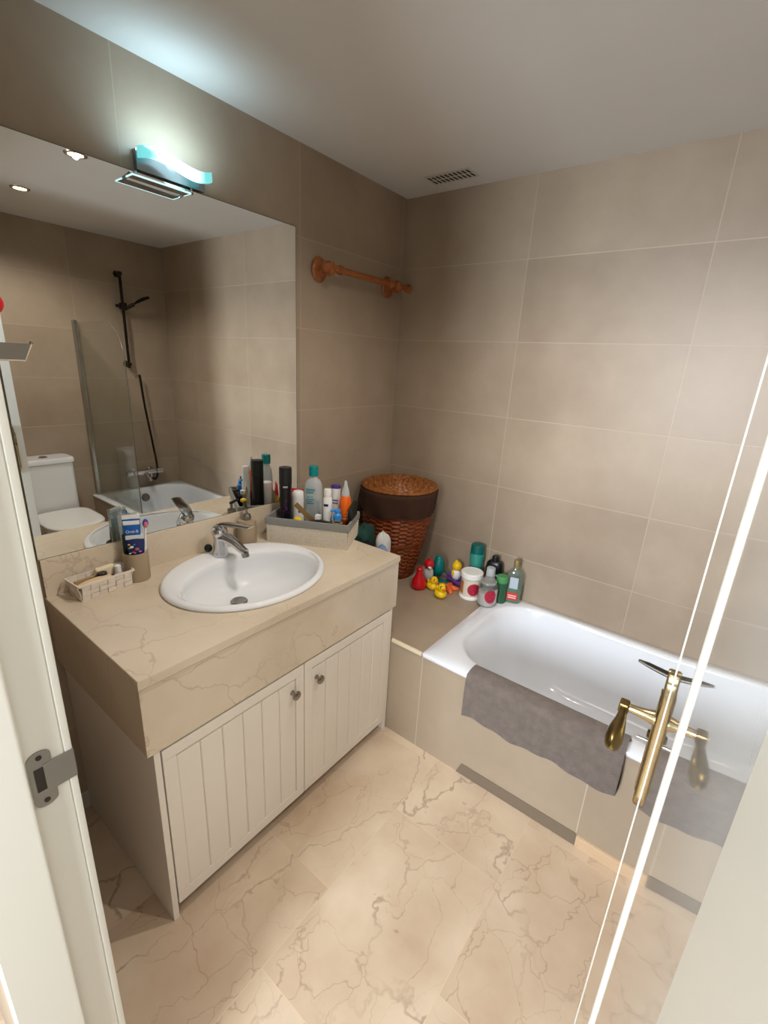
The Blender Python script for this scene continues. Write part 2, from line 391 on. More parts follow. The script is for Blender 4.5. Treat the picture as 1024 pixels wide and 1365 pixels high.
# local axes: +x along the leaf from the free edge to the hinge, +y or -y is the face normal
sgn = 1.0 if (Matrix.Rotation(door.rotation_euler[2], 2) @ Vector((0, 1))).dot(dn) > 0 else -1.0
def dl(x, n, z): return (x, sgn * n, z)
bm = new_bm(); box(bm, 0.0, DL, *(sorted((0.0, -sgn * 0.038))), 0.008, 2.035, 0.0015)
finish('leaf', bm, M_door, door)
def bead(bm, x0, w, h, z0, z1):
    pr = [(x0 + w / 2 - w / 2 * math.cos(PI * k / 8), h * math.sin(PI * k / 8)) for k in range(9)]
    loft(bm, [[dl(a, b, z) for a, b in pr] for z in (z0, z1)])
bm = new_bm(); bead(bm, 0.074, 0.004, 0.0013, 0.05, 2.0); finish('bead_moulding', bm, M_frame, door)
bm = new_bm(); bead(bm, 0.380, 0.012, 0.0032, 0.05, 2.0); finish('panel_moulding', bm, M_frame, door)
# brass furniture
hx, hz = 0.052, 1.073
bp_ = bpy.data.objects.new('handle_set', None); COL.objects.link(bp_); bp_.parent = door; bp_.location = dl(hx, 0, hz)
def hl(x, n, z): return (x, sgn * n, z)
bm = new_bm()
zt, zb2 = 0.093, -0.171
ol = []
for k in range(13):
    a = PI * k / 12; ol.append((0.0135 * math.cos(a), zt - 0.018 + 0.018 * math.sin(a)))
ol += [(-0.0135, zt - 0.02), (-0.017, zt - 0.03), (-0.0145, zt - 0.036), (-0.019, zt - 0.046), (-0.019, zb2 + 0.03), (-0.015, zb2 + 0.02), (-0.012, zb2 + 0.006), (0, zb2), (0.012, zb2 + 0.006), (0.015, zb2 + 0.02), (0.019, zb2 + 0.03), (0.019, zt - 0.046), (0.0145, zt - 0.036), (0.017, zt - 0.03), (0.0135, zt - 0.02)]
loft(bm, [[hl(x, 0.0, z) for x, z in ol], [hl(x, 0.006, z) for x, z in ol], [hl(x * 0.86, 0.0085, z * 0.985) for x, z in ol]])
finish('back_plate', bm, M_brass, bp_, angle=0.9)
bm = new_bm(); box(bm, -0.010, 0.010, *sorted((sgn * 0.0084, sgn * 0.0105)), -0.14, 0.05, 0.001); finish('plate_ridge', bm, M_brass, bp_)
bm = new_bm()
tube(bm, [hl(0, 0.008, 0), hl(0, 0.012, 0), hl(0, 0.02, 0), hl(0, 0.035, 0), hl(0, 0.046, 0), hl(0, 0.056, 0)], [0.0125, 0.012, 0.0095, 0.0075, 0.0068, 0.007], 18)
finish('spindle_neck', bm, M_brass, bp_)
bm = new_bm()
box(bm, -0.009, 0.012, *sorted((sgn * 0.046, sgn * 0.061)), -0.009, 0.009, 0.003)
finish('lever_elbow', bm, M_bronze, bp_)
bm = new_bm()
tube(bm, [hl(0.008, 0.053, 0), hl(0.02, 0.053, -0.001), hl(0.04, 0.053, -0.002), (0.062, sgn * 0.054, -0.004), (0.085, sgn * 0.054, -0.005), (0.098, sgn * 0.054, -0.006), (0.105, sgn * 0.054, -0.006)], [0.0055, 0.0062, 0.0085, 0.0115, 0.0125, 0.0095, 0.003], 18)
finish('lever', bm, M_bronze, bp_)
bm = new_bm(); tube(bm, [hl(0, 0.006, 0.082), hl(0, 0.02, 0.084), hl(0.0, 0.036, 0.087), hl(0.0, 0.050, 0.089)], [0.007, 0.0068, 0.0058, 0.003], 12, squash=0.6)
tl = finish('thumb_lever', bm, M_dark, bp_); tl['label'] = 'dark steel thumb lever'
bm = new_bm(); tube(bm, [hl(0.0, 0.008, -0.045), hl(0, 0.026, -0.045)], 0.0022, 10); ky = finish('key', bm, M_steel, bp_)
bm = new_bm(); lathe(bm, [(0.0001, -0.002), (0.006, -0.002), (0.0075, 0), (0.006, 0.002), (0.0001, 0.002)], 18, axis='Y', cx=0, cy=sgn * 0.012, cz=-0.032, cap=False); finish('key_bow', bm, M_brass, bp_)

# ------------------------------------------------------------------ bath surround (tiled masonry), ledge, skirting
bm = new_bm()
box(bm, 0.0, XT + 0.004, YB + 0.006, 0.0, 0.0, ZB - 0.004)
struct(finish('wall_ledge', bm, M_ledge, smooth=False))
bm = new_bm(); box(bm, 0.0, W, YB + 0.002, YB + 0.014, 0.0, ZB - 0.018); struct(finish('wall_apron', bm, M_apron, smooth=False))
bm = new_bm(); box(bm, 0.588, XT - 0.002, YB - 0.001, YB + 0.012, ZB - 0.018, ZB - 0.002, 0.003); struct(finish('trim_4', bm, mat('cream_edge', (232, 218, 190), 0.35)))
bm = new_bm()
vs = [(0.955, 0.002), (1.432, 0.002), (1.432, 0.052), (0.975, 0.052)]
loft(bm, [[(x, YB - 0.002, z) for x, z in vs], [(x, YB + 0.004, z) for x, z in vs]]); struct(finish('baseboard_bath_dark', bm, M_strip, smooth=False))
bm = new_bm(); box(bm, 1.434, W, YB - 0.008, YB + 0.004, 0.0, 0.048, 0.002); struct(finish('baseboard_bath', bm, M_skirt))

# ------------------------------------------------------------------ bathtub
tub = thing('bathtub', 'white enamel built-in bathtub against the tiled back wall', 'bathtub', ((XT + W) / 2, YB / 2, 0))
ox, oy = (XT + W) / 2, YB / 2
def off(pts): return [(x - ox, y - oy, z) for x, y, z in pts]
x0, x1, ya, yb_ = XT, W - 0.001, YB - 0.004, -0.001
rings = [rrect(x0 + .004, x1, ya + .004, yb_, .010, ZB - 0.018), rrect(x0, x1, ya, yb_, .012, ZB - 0.014), rrect(x0, x1, ya, yb_, .012, ZB - 0.003), rrect(x0 + .004, x1 - .002, ya + .004, yb_ - .002, .012, ZB + 0.002)]
rings += [rrect(x0 + .062, x1 - .06, ya + .072, yb_ - .040, .20, ZB + 0.0025), rrect(x0 + .070, x1 - .067, ya + .079, yb_ - .046, .20, ZB + 0.000), rrect(x0 + .080, x1 - .073, ya + .086, yb_ - .052, .20, ZB - 0.012)]
for t in (0.12, 0.3, 0.5, 0.68, 0.82, 0.91, 0.965, 1.0):
    s = t
    e = 1 - math.sqrt(max(0, 1 - s ** 2.6)) if s < 1 else 1.0
    ex = 0.02 + 0.30 * s * 0.55 + 0.13 * e
    zz = ZB - 0.012 - 0.36 * (1 - (1 - s) ** 1.5) if False else ZB - 0.012 - 0.365 * min(1.0, math.sin(s * PI / 2))
    rings.append(rrect(x0 + .075 + ex, x1 - .068 - 0.035 * s - 0.11 * e, ya + .080 + 0.03 * s + 0.10 * e, yb_ - .046 - 0.03 * s - 0.10 * e, max(0.06, .20 - 0.05 * e), zz))
bm = new_bm(); loft(bm, [off(r) for r in rings], cap0=False); tb = finish('tub_shell', bm, M_tub, tub, angle=1.2)
bm = new_bm(); lathe(bm, [(0.0001, 0.002), (0.026, 0.002), (0.031, 0.006), (0.034, 0.004), (0.035, 0.0)][::-1], 28, axis='X', cap=False)
for v in bm.verts: v.co.x *= -1
ovf = finish('overflow_cover', bm, mat('overflow_steel', (112, 108, 102), 0.35, metal=0.8), tub, loc=(W - 0.112 - ox, -0.375 - oy, 0.400)); ovf.rotation_euler = (0, 0.12, 0)
bm = new_bm(); lathe(bm, [(0.036, 0.0), (0.034, 0.004), (0.02, 0.005), (0.0001, 0.003)], 24, cap=False); finish('drain', bm, M_chrome, tub, loc=(W - 0.35 - ox, -0.367 - oy, 0.094))

# ------------------------------------------------------------------ vanity cabinet
cab = thing('vanity_cabinet', 'white vanity cabinet with two grooved doors under the marble counter', 'cabinet', (0.29, -1.2377, 0))
cx_, cy_ = 0.29, -1.2377
CX = 0.586
def cb(bm, x0, x1, y0, y1, z0, z1, b=0.0015): box(bm, x0 - cx_, x1 - cx_, y0 - cy_, y1 - cy_, z0, z1, b)
for y in (-1.742, -0.752):
    bm = new_bm(); cb(bm, 0.002, CX, y, y + 0.017, 0.0, 0.617); finish('side_panel', bm, M_cab, cab)
bm = new_bm(); cb(bm, 0.002, 0.56, -1.724, -0.753, 0.06, 0.076); finish('bottom_panel', bm, M_cab, cab)
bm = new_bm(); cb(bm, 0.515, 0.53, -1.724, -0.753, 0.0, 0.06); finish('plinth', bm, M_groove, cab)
def cab_door(y0, y1, knob_y):
    z0, z1, xf = 0.052, 0.612, CX + 0.002
    bm = new_bm()
    cb(bm, xf - 0.018, xf - 0.006, y0, y1, z0, z1, 0.0)
    bd = 0.036
    cb(bm, xf - 0.0065, xf, y0, y1, z1 - bd, z1, 0.001); cb(bm, xf - 0.0065, xf, y0, y1, z0, z0 + bd, 0.001)
    cb(bm, xf - 0.0065, xf, y0, y0 + bd, z0 + bd, z1 - bd, 0.001); cb(bm, xf - 0.0065, xf, y1 - bd, y1, z0 + bd, z1 - bd, 0.001)
    # bevelled tongue-and-groove boards
    n = 6; a, b = y0 + bd, y1 - bd; w = (b - a) / n
    for k in range(n):
        ya, yc = a + k * w + 0.0008, a + (k + 1) * w - 0.0008
        pr = [(xf - 0.0065, ya), (xf - 0.0035, ya), (xf - 0.0012, ya + 0.0028), (xf - 0.0012, yc - 0.0028), (xf - 0.0035, yc), (xf - 0.0065, yc)]
        loft(bm, [[(x - cx_, y - cy_, z) for x, y in pr] for z in (z0 + bd + 0.001, z1 - bd - 0.006)])
    d = finish('door', bm, M_cab, cab, angle=0.4)
    bm = new_bm(); lathe(bm, [(0.0001, 0.0), (0.009, 0.0), (0.0085, 0.003), (0.005, 0.006), (0.0045, 0.012), (0.008, 0.0165), (0.0145, 0.019), (0.0165, 0.022), (0.0155, 0.026), (0.009, 0.0285), (0.0001, 0.029)], 26, axis='X', cap=False)
    finish('knob', bm, M_steel, d, loc=(xf - 0.001 - cx_, knob_y - cy_, 0.527))
cab_door(-1.722, -1.2345, -1.286); cab_door(-1.2315, -0.755, -1.176)

# ------------------------------------------------------------------ marble counter
ct = thing('countertop', 'beige veined marble vanity counter with a deep front apron', 'counter', (0.297, -1.238, 0.62))
def lc(p): return (p[0] - 0.297, p[1] + 1.238, p[2] - 0.62)
BCX, BCY = 0.302, -1.237          # basin centre
HA, HB = 0.222, 0.262             # hole semi axes (x, y)
bm = new_bm()
angs = sorted(set([2 * PI * k / 64 for k in range(64)] + [math.atan2(sy_ - BCY, sx_ - BCX) % (2 * PI) for sx_ in (0.0, DX) for sy_ in (VYL, VYR)]))
def rectpt(a, ins=0.0):
    c, s = math.cos(a), math.sin(a); t = 1e9
    if c > 1e-9: t = min(t, (DX - ins - BCX) / c)
    if c < -1e-9: t = min(t, (0.0 - BCX) / c)
    if s > 1e-9: t = min(t, (VYR - ins - BCY) / s)
    if s < -1e-9: t = min(t, (VYL + ins - BCY) / s)
    return (BCX + t * c, BCY + t * s)
def ell(a):
    c, s = math.cos(a), math.sin(a); r = 1 / math.sqrt((c / HA) ** 2 + (s / HB) ** 2); return (BCX + r * c, BCY + r * s)
zt_, zb_ = VH, VH - 0.0287
seq = [[(*ell(a), zb_) for a in angs], [(*ell(a), zt_) for a in angs], [(*rectpt(a, 0.004), zt_) for a in angs], [(*rectpt(a, 0.0012), zt_ - 0.0012) for a in angs], [(*rectpt(a), zt_ - 0.004) for a in angs], [(*rectpt(a), zb_ + 0.003) for a in angs], [(*rectpt(a, 0.003), zb_) for a in angs], [(*ell(a), zb_) for a in angs]]
loft(bm, [[lc(p) for p in r] for r in seq], cap0=False, cap1=False)
bmesh.ops.remove_doubles(bm, verts=bm.verts[:], dist=1e-6)
finish('slab', bm, M_top, ct, angle=0.5)
ZA = 0.6194
bm = new_bm(); p0, p1 = lc((DX - 0.024, VYL + 0.002, ZA)), lc((DX - 0.004, VYR - 0.002, zb_ + 0.0)); box(bm, p0[0], p1[0], p0[1], p1[1], p0[2], p1[2], 0.0015); finish('front_apron', bm, M_top, ct)
for ya, yc in ((VYL + 0.003, VYL + 0.0175), (VYR - 0.0215, VYR - 0.003)):
    bm = new_bm(); p0, p1 = lc((0.001, ya, ZA)), lc((DX - 0.0245, yc, zb_)); box(bm, p0[0], p1[0], p0[1], p1[1], p0[2], p1[2], 0.0015); finish('side_apron', bm, M_top, ct)
bm = new_bm(); p0, p1 = lc((0.0005, VYL + 0.004, VH - 0.0005)), lc((0.012, -0.742, 0.9735)); box(bm, p0[0], p1[0], p0[1], p1[1], p0[2], p1[2], 0.0015); finish('backsplash', bm, M_top, ct)

# ------------------------------------------------------------------ washbasin
wb = thing('washbasin', 'white oval drop-in washbasin set in the marble counter', 'basin', (BCX, BCY, VH))
def el_ring(cx, cy, a, b, z, n=72): return [(cx - BCX + a * math.cos(2 * PI * k / n), cy - BCY + b * math.sin(2 * PI * k / n), z - VH) for k in range(n)]
bm = new_bm()
oa, ob = 0.248, 0.292
R_ = [el_ring(BCX, BCY, oa - .03, ob - .03, VH - 0.02), el_ring(BCX, BCY, oa - .012, ob - .012, VH + 0.0005), el_ring(BCX, BCY, oa - .002, ob - .002, VH + 0.0008), el_ring(BCX, BCY, oa, ob, VH + 0.006), el_ring(BCX, BCY, oa - .003, ob - .003, VH + 0.0125), el_ring(BCX, BCY, oa - .010, ob - .010, VH + 0.0165), el_ring(BCX, BCY, oa - .018, ob - .018, VH + 0.0175)]
icx = BCX + 0.034; ia, ib = 0.186, 0.252
R_ += [el_ring(BCX + 0.010, BCY, oa - .030, ob - .026, VH + 0.0160), el_ring(BCX + 0.022, BCY, ia + .024, ib + .012, VH + 0.0145), el_ring(icx, BCY, ia + .005, ib + .003, VH + 0.010), el_ring(icx, BCY, ia - .003, ib - .004, VH + 0.002)]
for s in (0.12, 0.28, 0.45, 0.62, 0.78, 0.9, 0.97):
    k = math.cos(s * PI / 2) ** 0.62
    R_.append(el_ring(icx - 0.095 * s, BCY, max(0.024, (ia - .003) * k), max(0.024, (ib - .004) * k), VH + 0.002 - 0.137 * math.sin(s * PI / 2)))
R_.append(el_ring(icx - 0.095, BCY, 0.022, 0.022, VH - 0.1355))
loft(bm, R_, cap0=False); finish('bowl', bm, M_porc, wb, angle=1.2)
bm = new_bm(); lathe(bm, [(0.031, -0.133), (0.031, -0.1295), (0.027, -0.1265), (0.02, -0.1285), (0.0001, -0.1275)], 28, cx=icx - BCX - 0.095, cap=False); finish('drain', bm, M_steel, wb)

# ------------------------------------------------------------------ faucet
fx, fy, fz = 0.118, -1.237, VH + 0.0155
fc = thing('faucet', 'chrome single-lever mixer tap standing on the washbasin', 'faucet', (fx, fy + 0.014, fz), math.radians(14))
fc.scale = (1.08, 1.08, 1.12)
bm = new_bm(); lathe(bm, [(0.0255, -0.001), (0.0265, 0.004), (0.025, 0.008), (0.0235, 0.02), (0.0225, 0.05), (0.0235, 0.078)], 32); finish('body', bm, M_chrome, fc)
bm = new_bm()
pth = bez([(-0.004, 0, 0.062), (0.03, 0, 0.066), (0.07, 0, 0.053), (0.094, 0, 0.038), (0.113, 0, 0.031)], 20)
tube(bm, pth, [0.0225 - 0.0095 * k / (len(pth) - 1) for k in range(len(pth))], 20, squash=0.8); sp_ = finish('spout', bm, M_chrome, fc)
bm = new_bm(); lathe(bm, [(0.0115, -0.012), (0.0125, -0.008), (0.0125, 0.002)], 20); ae = finish('aerator', bm, M_steel, sp_, loc=(0.107, 0, 0.025)); ae.rotation_euler = (0, -0.3, 0)
bm = new_bm(); ball(bm, (0.0, 0, 0.082), 0.0285, sq=(1, 0.95, 0.85))
finish('cap', bm, M_chrome, fc)
bm = new_bm()
pth = bez([(-0.022, 0, 0.092), (0.0, 0, 0.107), (0.04, 0, 0.114), (0.09, 0, 0.118), (0.135, 0, 0.121)], 18)
rr = [[(p.x + 0, w * q[0], p.z + h * q[1]) for q in [(math.cos(2 * PI * k / 16), math.sin(2 * PI * k / 16)) for k in range(16)]] for p, w, h in [(pth[i], 0.010 + 0.013 * math.sin(PI * min(1, (i + 2) / 10.0) / 2) * (1 - 0.45 * max(0, i - 8) / 10), 0.0055 - 0.0025 * i / len(pth)) for i in range(len(pth))]]
loft(bm, rr); finish('lever', bm, M_chrome, fc)
bm = new_bm(); lathe(bm, [(0.0001, 0.015), (0.010, 0.013), (0.015, 0.006), (0.016, 0.0)][::-1], 20, cap=False); pl = tag(finish('plug', bm, M_black, loc=(0.058, -1.262, VH + 0.0185)), 'small black basin plug propped behind the chrome tap', 'plug')
pl.rotation_euler = (0, 1.2, 0); pl.location = (0.076, -1.249, VH + 0.036)

# ------------------------------------------------------------------ mirror, lamp
mr = thing('wall_mirror', 'large frameless mirror on the tiled wall above the counter', 'mirror', (0.0, -1.25, 0.975))
bm = new_bm(); box(bm, 0.001, 0.0055, VYL - 1.25 + 2.5 - 1.2497 + 0.0002 if False else -0.509, 0.510, 0.0, 1.1045, 0.0); finish('glass', bm, M_mirror, mr, smooth=False)
bm = new_bm()
for a in ((0.001, 0.006, -0.5105, -0.509, 0.0, 1.1045), (0.001, 0.006, 0.510, 0.5115, 0.0, 1.1045), (0.001, 0.006, -0.5105, 0.5115, 1.1045, 1.106), (0.001, 0.006, -0.5105, 0.5115, -0.0012, 0.0)): box(bm, *a)
finish('polished_edge', bm, mat('mirror_edge', (96, 104, 92), 0.2), mr, smooth=False)

M_lampmetal = mat('lamp_satin_metal', (150, 158, 164), 0.25, metal=0.9)
lp = thing('mirror_lamp', 'wave-shaped lit glass lamp above the mirror', 'lamp', (0.0, -1.25, 2.09))
bm = new_bm(); loft(bm, [[(0.0005, -0.105 + 0.215 * k / 24, -0.006), (0.02, -0.105 + 0.215 * k / 24, -0.006), (0.02, -0.105 + 0.215 * k / 24, 0.046 + 0.014 * math.sin(2 * PI * k / 24)), (0.0005, -0.105 + 0.215 * k / 24, 0.046 + 0.014 * math.sin(2 * PI * k / 24))] for k in range(25)]); finish('wall_plate', bm, M_lampmetal, lp)
# wavy diffuser
M_diff = bpy.data.materials.new('lit_wave_glass'); M_diff.use_nodes = True
nt = M_diff.node_tree; b = nt.nodes['Principled BSDF']; b.inputs['Base Color'].default_value = lin((150, 225, 225)); b.inputs['Roughness'].default_value = 0.1
tc = nt.nodes.new('ShaderNodeTexCoord'); sx = nt.nodes.new('ShaderNodeSeparateXYZ'); nt.links.new(tc.outputs['Object'], sx.inputs[0])
r = nt.nodes.new('ShaderNodeValToRGB'); mrn = nt.nodes.new('ShaderNodeMapRange'); mrn.inputs['From Min'].default_value = -0.115; mrn.inputs['From Max'].default_value = 0.107
nt.links.new(sx.outputs[1], mrn.inputs['Value']); nt.links.new(mrn.outputs[0], r.inputs['Fac'])
el = r.color_ramp.elements; el[0].position = 0.14; el[0].color = (0.10, 0.46, 0.48, 1); el[1].position = 0.88; el[1].color = (0.10, 0.46, 0.48, 1)
e = el.new(0.34); e.color = (1.1, 1.45, 1.5, 1); e = el.new(0.72); e.color = (1.1, 1.45, 1.5, 1)
nt.links.new(r.outputs['Color'], b.inputs['Emission Color']); b.inputs['Emission Strength'].default_value = 1.0
bm = new_bm(); rr = []
for k in range(41):
    s = k / 40; y = -0.115 + 0.222 * s; xc = 0.056 - 0.010 * math.sin(2 * PI * (s - 0.03)); zw = 0.013 * math.sin(2 * PI * (s - 0.02))
    rr.append([(xc + q, y, zw + z) for q, z in ((-0.009, 0.014), (0.009, 0.014), (0.011, 0.016), (0.011, 0.040), (0.009, 0.042), (-0.009, 0.042), (-0.011, 0.040), (-0.011, 0.016))])
loft(bm, rr); finish('glass_diffuser', bm, M_diff, lp, angle=0.7)
bm = new_bm(); box(bm, 0.02, 0.056, -0.137, 0.035, -0.036, -0.033, 0.001); rp_ = finish('reflected_plate', bm, mat('reflected_plate_metal', (170, 176, 182), 0.1, metal=1.0), lp)  # solid plate standing in for the lamp plate's reflection in the mirror
M_rim = mat('reflected_rim_glow', (190, 240, 240), 0.1, emit=(190, 235, 240), es=0.9)  # brightness of the reflected rim put into emission
bm = new_bm(); tube(bm, [(0.02, -0.139, -0.0345), (0.0575, -0.139, -0.0345), (0.0575, 0.037, -0.0345), (0.02, 0.037, -0.0345)], 0.0024, 8)
finish('reflected_rim', bm, M_rim, rp_)
for y in (-0.112, 0.060):
    bm = new_bm(); tube(bm, [(0.019, y, -0.010), (0.030, y - 0.004, -0.018), (0.040, y - 0.010, -0.026), (0.046, y - 0.012, -0.030)], [0.0035, 0.0045, 0.006, 0.004], 12); finish('clip_pin', bm, M_chrome, lp)

# ------------------------------------------------------------------ ceiling vent and downlights
vt = thing('ceiling_vent', 'small slotted ventilation grille in the ceiling near the corner', 'vent', (0.333, -0.146, HC))
vt.rotation_euler = (0, 0, 0.0)
bm = new_bm(); box(bm, -0.112, 0.112, -0.052, 0.052, -0.003, 0.0, 0.001); finish('frame', bm, mat('vent_paint', (196, 192, 184), 0.6), vt)
M_slot = mat('vent_slot_dark', (42, 38, 32), 0.9)
for row in (-0.021, 0.021):
    for k in range(10):
        x = -0.094 + k * 0.0208
        bm = new_bm(); vs = [(-0.006, -0.016), (0.004, -0.016), (0.008, 0.016), (-0.002, 0.016)]
        loft(bm, [[(x + a, row + b_, -0.0036) for a, b_ in vs], [(x + a, row + b_, -0.001) for a, b_ in vs]]); finish('slot', bm, M_slot, vt, smooth=False)
M_bulb = mat('lit_bulb', (255, 236, 200), 0.3, emit=(255, 232, 196), es=14)
M_ring = mat('downlight_ring', (190, 178, 160), 0.25, metal=0.8)
DLP = ((0.953, -1.13, 'recessed warm ceiling spotlight nearer the mirror, seen right in the mirror'), (1.735, -1.11, 'recessed warm ceiling spotlight farther from the mirror, seen left in the mirror'))
for x, y, lab in DLP:
    d = thing('ceiling_spotlight', lab, 'spotlight', (x, y, HC), group='recessed ceiling spotlights')
    bm = new_bm(); lathe(bm, [(0.030, 0.0), (0.030, -0.004), (0.034, -0.006), (0.043, -0.004), (0.045, 0.0)], 32, cap=False); finish('trim_ring', bm, M_ring, d)
    bm = new_bm(); lathe(bm, [(0.0001, -0.0025), (0.024, -0.0025), (0.0295, -0.001)], 28, cap=False); finish('bulb', bm, M_bulb, d)

# ------------------------------------------------------------------ wooden towel rail
tr = thing('towel_rail', 'turned honey-coloured wooden towel rail on the wall near the corner', 'towel rail', (0.0, -0.37, 1.95))
for y in (-0.24, 0.235):
    bm = new_bm(); lathe(bm, [(0.0001, 0.0), (0.040, 0.0), (0.044, 0.006), (0.040, 0.013), (0.030, 0.018), (0.018, 0.021), (0.014, 0.032), (0.016, 0.044), (0.022, 0.053), (0.026, 0.068), (0.022, 0.083), (0.010, 0.089), (0.0001, 0.09)], 32, axis='X', cy=y, cap=False, sx=1.0, sy=1.15)
    finish('bracket', bm, M_wood, tr)
bm = new_bm(); tube(bm, [(0.068, -0.262, 0.004), (0.068, 0.325, 0.004)], 0.0135, 20); finish('rod', bm, M_wood, tr)
for y in (-0.258, 0.328):
    bm = new_bm(); lathe(bm, [(0.0001, -0.022), (0.012, -0.02), (0.020, -0.010), (0.0215, 0.0), (0.020, 0.010), (0.012, 0.02), (0.0001, 0.022)], 24, axis='Y', cx=0.068, cy=y, cz=0.004, cap=False); finish('finial', bm, M_wood, tr)
for y in (-0.175, 0.18):
    bm = new_bm(); lathe(bm, [(0.0135, -0.016), (0.0185, -0.010), (0.020, 0.0), (0.0185, 0.010), (0.0135, 0.016)], 24, axis='Y', cx=0.068, cy=y, cz=0.004, cap=False); finish('rod_ring', bm, M_wood, tr)

# ------------------------------------------------------------------ laundry hamper
hm = thing('laundry_hamper', 'tall brown wicker laundry hamper with brown cloth lining in the corner', 'hamper', (0.165, -0.175, ZB - 0.004))
M_wick = mat('wicker_brown', (128, 62, 24), 0.42, var=0.4, vscale=38)
M_wickl = mat('wicker_lid_honey', (136, 80, 32), 0.42, var=0.5, vscale=55)
M_lining = mat('brown_cloth', (62, 36, 20), 0.85, var=0.12, vscale=12, bump=0.3, bscale=160)
def hc(z):          # the hamper leans a little towards the room; centre and radius at height z
    t = z / 0.51
    return (0.048 * t, -0.038 * t), 0.122 + 0.068 * math.sin(min(1, t) * PI / 2)
bm = new_bm(); NT, NZ = 288, 150; rings = []
for j in range(NZ + 1):
    z = 0.46 * j / NZ; (cxh, cyh), r0 = hc(z); ring = []
    rowf = z / 0.0118; ri = int(rowf); band = (j % 50 < 3)
    prof_ = abs(math.sin(PI * rowf))
    for k in range(NT):
        a = 2 * PI * k / NT
        wv = math.copysign(abs(math.cos(13 * a + PI * ri * 0.5)) ** 0.6, math.cos(13 * a + PI * ri))
        r = r0 + 0.0046 * wv * prof_ + 0.0034 * prof_
        if 0.20 < z < 0.222: r = r0 + 0.005 + 0.0025 * math.cos(40 * a + z * 900)
        if z < 0.02: r = r0 + 0.005 + 0.0025 * math.cos(40 * a + z * 900)
        ring.append((cxh + r * math.cos(a), cyh + r * math.sin(a), z))
    rings.append(ring)
loft(bm, rings); finish('wicker_body', bm, M_wick, hm, angle=3.1)
bm = new_bm(); rings = []
for j, z in enumerate((0.385, 0.388, 0.42, 0.455, 0.49, 0.508, 0.512)):
    (cxh, cyh), r0 = hc(z)
    rings.append([(cxh + (r0 + 0.010 + (0.004 if j < 6 else -0.01) + 0.003 * math.sin(9 * a + j * 0.6) * (1 - j / 8) + 0.002 * math.sin(23 * a)) * math.cos(a), cyh + (r0 + 0.010 + (0.004 if j < 6 else -0.01) + 0.003 * math.sin(9 * a + j * .6) * (1 - j / 8)) * math.sin(a), z + (0.006 * math.sin(5 * a) if j < 2 else 0)) for a in [2 * PI * k / 120 for k in range(120)]])
loft(bm, rings, cap0=False); finish('cloth_lining', bm, M_lining, hm, angle=1.5)
bm = new_bm(); (cxh, cyh), r0 = hc(0.51); NR = 84; rings = []
for j in range(NR + 1):
    rr_ = 0.003 + (r0 + 0.010 - 0.003) * j / NR
    q = rr_ / 0.0155; ri = int(q); pr = abs(math.sin(PI * q)); ring = []
    spokes = 5 if rr_ < 0.045 else (10 if rr_ < 0.1 else 17)
    for k in range(240):
        a = 2 * PI * k / 240
        dome = 0.016 * (1 - (rr_ / (r0 + 0.01)) ** 2)
        z = 0.524 + dome + pr * (0.0062 + 0.0058 * math.cos(spokes * a + PI * ri))
        if j >= NR - 6: z = 0.524 + 0.004 * math.sin((j - NR + 6) / 6 * PI) + 0.0015 * math.cos(60 * a + j)
        ring.append((cxh + rr_ * math.cos(a), cyh + rr_ * math.sin(a), z))
    rings.append(ring)
rings.append([(cxh + (r0 + 0.012) * math.cos(2 * PI * k / 240), cyh + (r0 + 0.012) * math.sin(2 * PI * k / 240), 0.518) for k in range(240)])
rings.append([(cxh + (r0 + 0.008) * math.cos(2 * PI * k / 240), cyh + (r0 + 0.008) * math.sin(2 * PI * k / 240), 0.512) for k in range(240)])
loft(bm, rings); finish('wicker_lid', bm, M_wickl, hm, angle=3.1)

# ------------------------------------------------------------------ bundled cloths between vanity and hamper
def lump(name, m, loc, sx_, sy_, h, seed, label, cat, group=None):
    bm = new_bm(); n, mm = 48, 26; rr = []
    for j in range(mm + 1):
        t = j / mm; z = h * t
        k_ = (0.86 + 0.14 * math.sin(PI * t)) * math.sqrt(max(0.0, 1 - max(0, (t - 0.88) / 0.12) ** 2)) if t < 1 else 0.02
        ring = []
        for i in range(n):
            a = 2 * PI * i / n
            f = 1 + 0.16 * noise.noise(Vector((math.cos(a) * 1.6 + seed, math.sin(a) * 1.6, z * 9))) + 0.10 * math.sin(3 * a + z * 26 + seed) * (0.4 + t)
            ring.append((sx_ * k_ * f * math.cos(a), sy_ * k_ * f * math.sin(a), z + (0.02 * noise.noise(Vector((math.cos(a) * 2, math.sin(a) * 2 + seed, 3))) if 0.3 < t else 0)))
        rr.append(ring)
    loft(bm, rr); o = finish(name, bm, m, angle=1.4); o.location = loc
    return tag(o, label, cat, group)
M_green = mat('dark_green_fabric', (20, 62, 52), 0.8, var=0.2, vscale=18, bump=0.3, bscale=120)
lump('folded_cloth', M_green, (0.250, -0.545, ZB - 0.004), 0.058, 0.075, 0.385, 1.0, 'dark green cloth bundle wedged between counter end and hamper', 'cloth')
lump('folded_cloth', mat('black_fabric', (18, 18, 20), 0.8), (0.335, -0.610, ZB - 0.004), 0.026, 0.034, 0.345, 2.2, 'small black cloth peeping over the counter beside the green bundle', 'cloth')
lump('folded_cloth', mat('white_fabric', (208, 210, 206), 0.8), (0.352, -0.520, ZB - 0.004), 0.036, 0.040, 0.372, 3.7, 'white cloth bundle in front of the hamper beside the counter', 'cloth')
lump('folded_cloth', mat('pale_blue_fabric', (128, 152, 190), 0.8), (0.398, -0.585, ZB - 0.004), 0.030, 0.030, 0.335, 5.1, 'pale blue cloth by the right back corner of the counter', 'cloth')

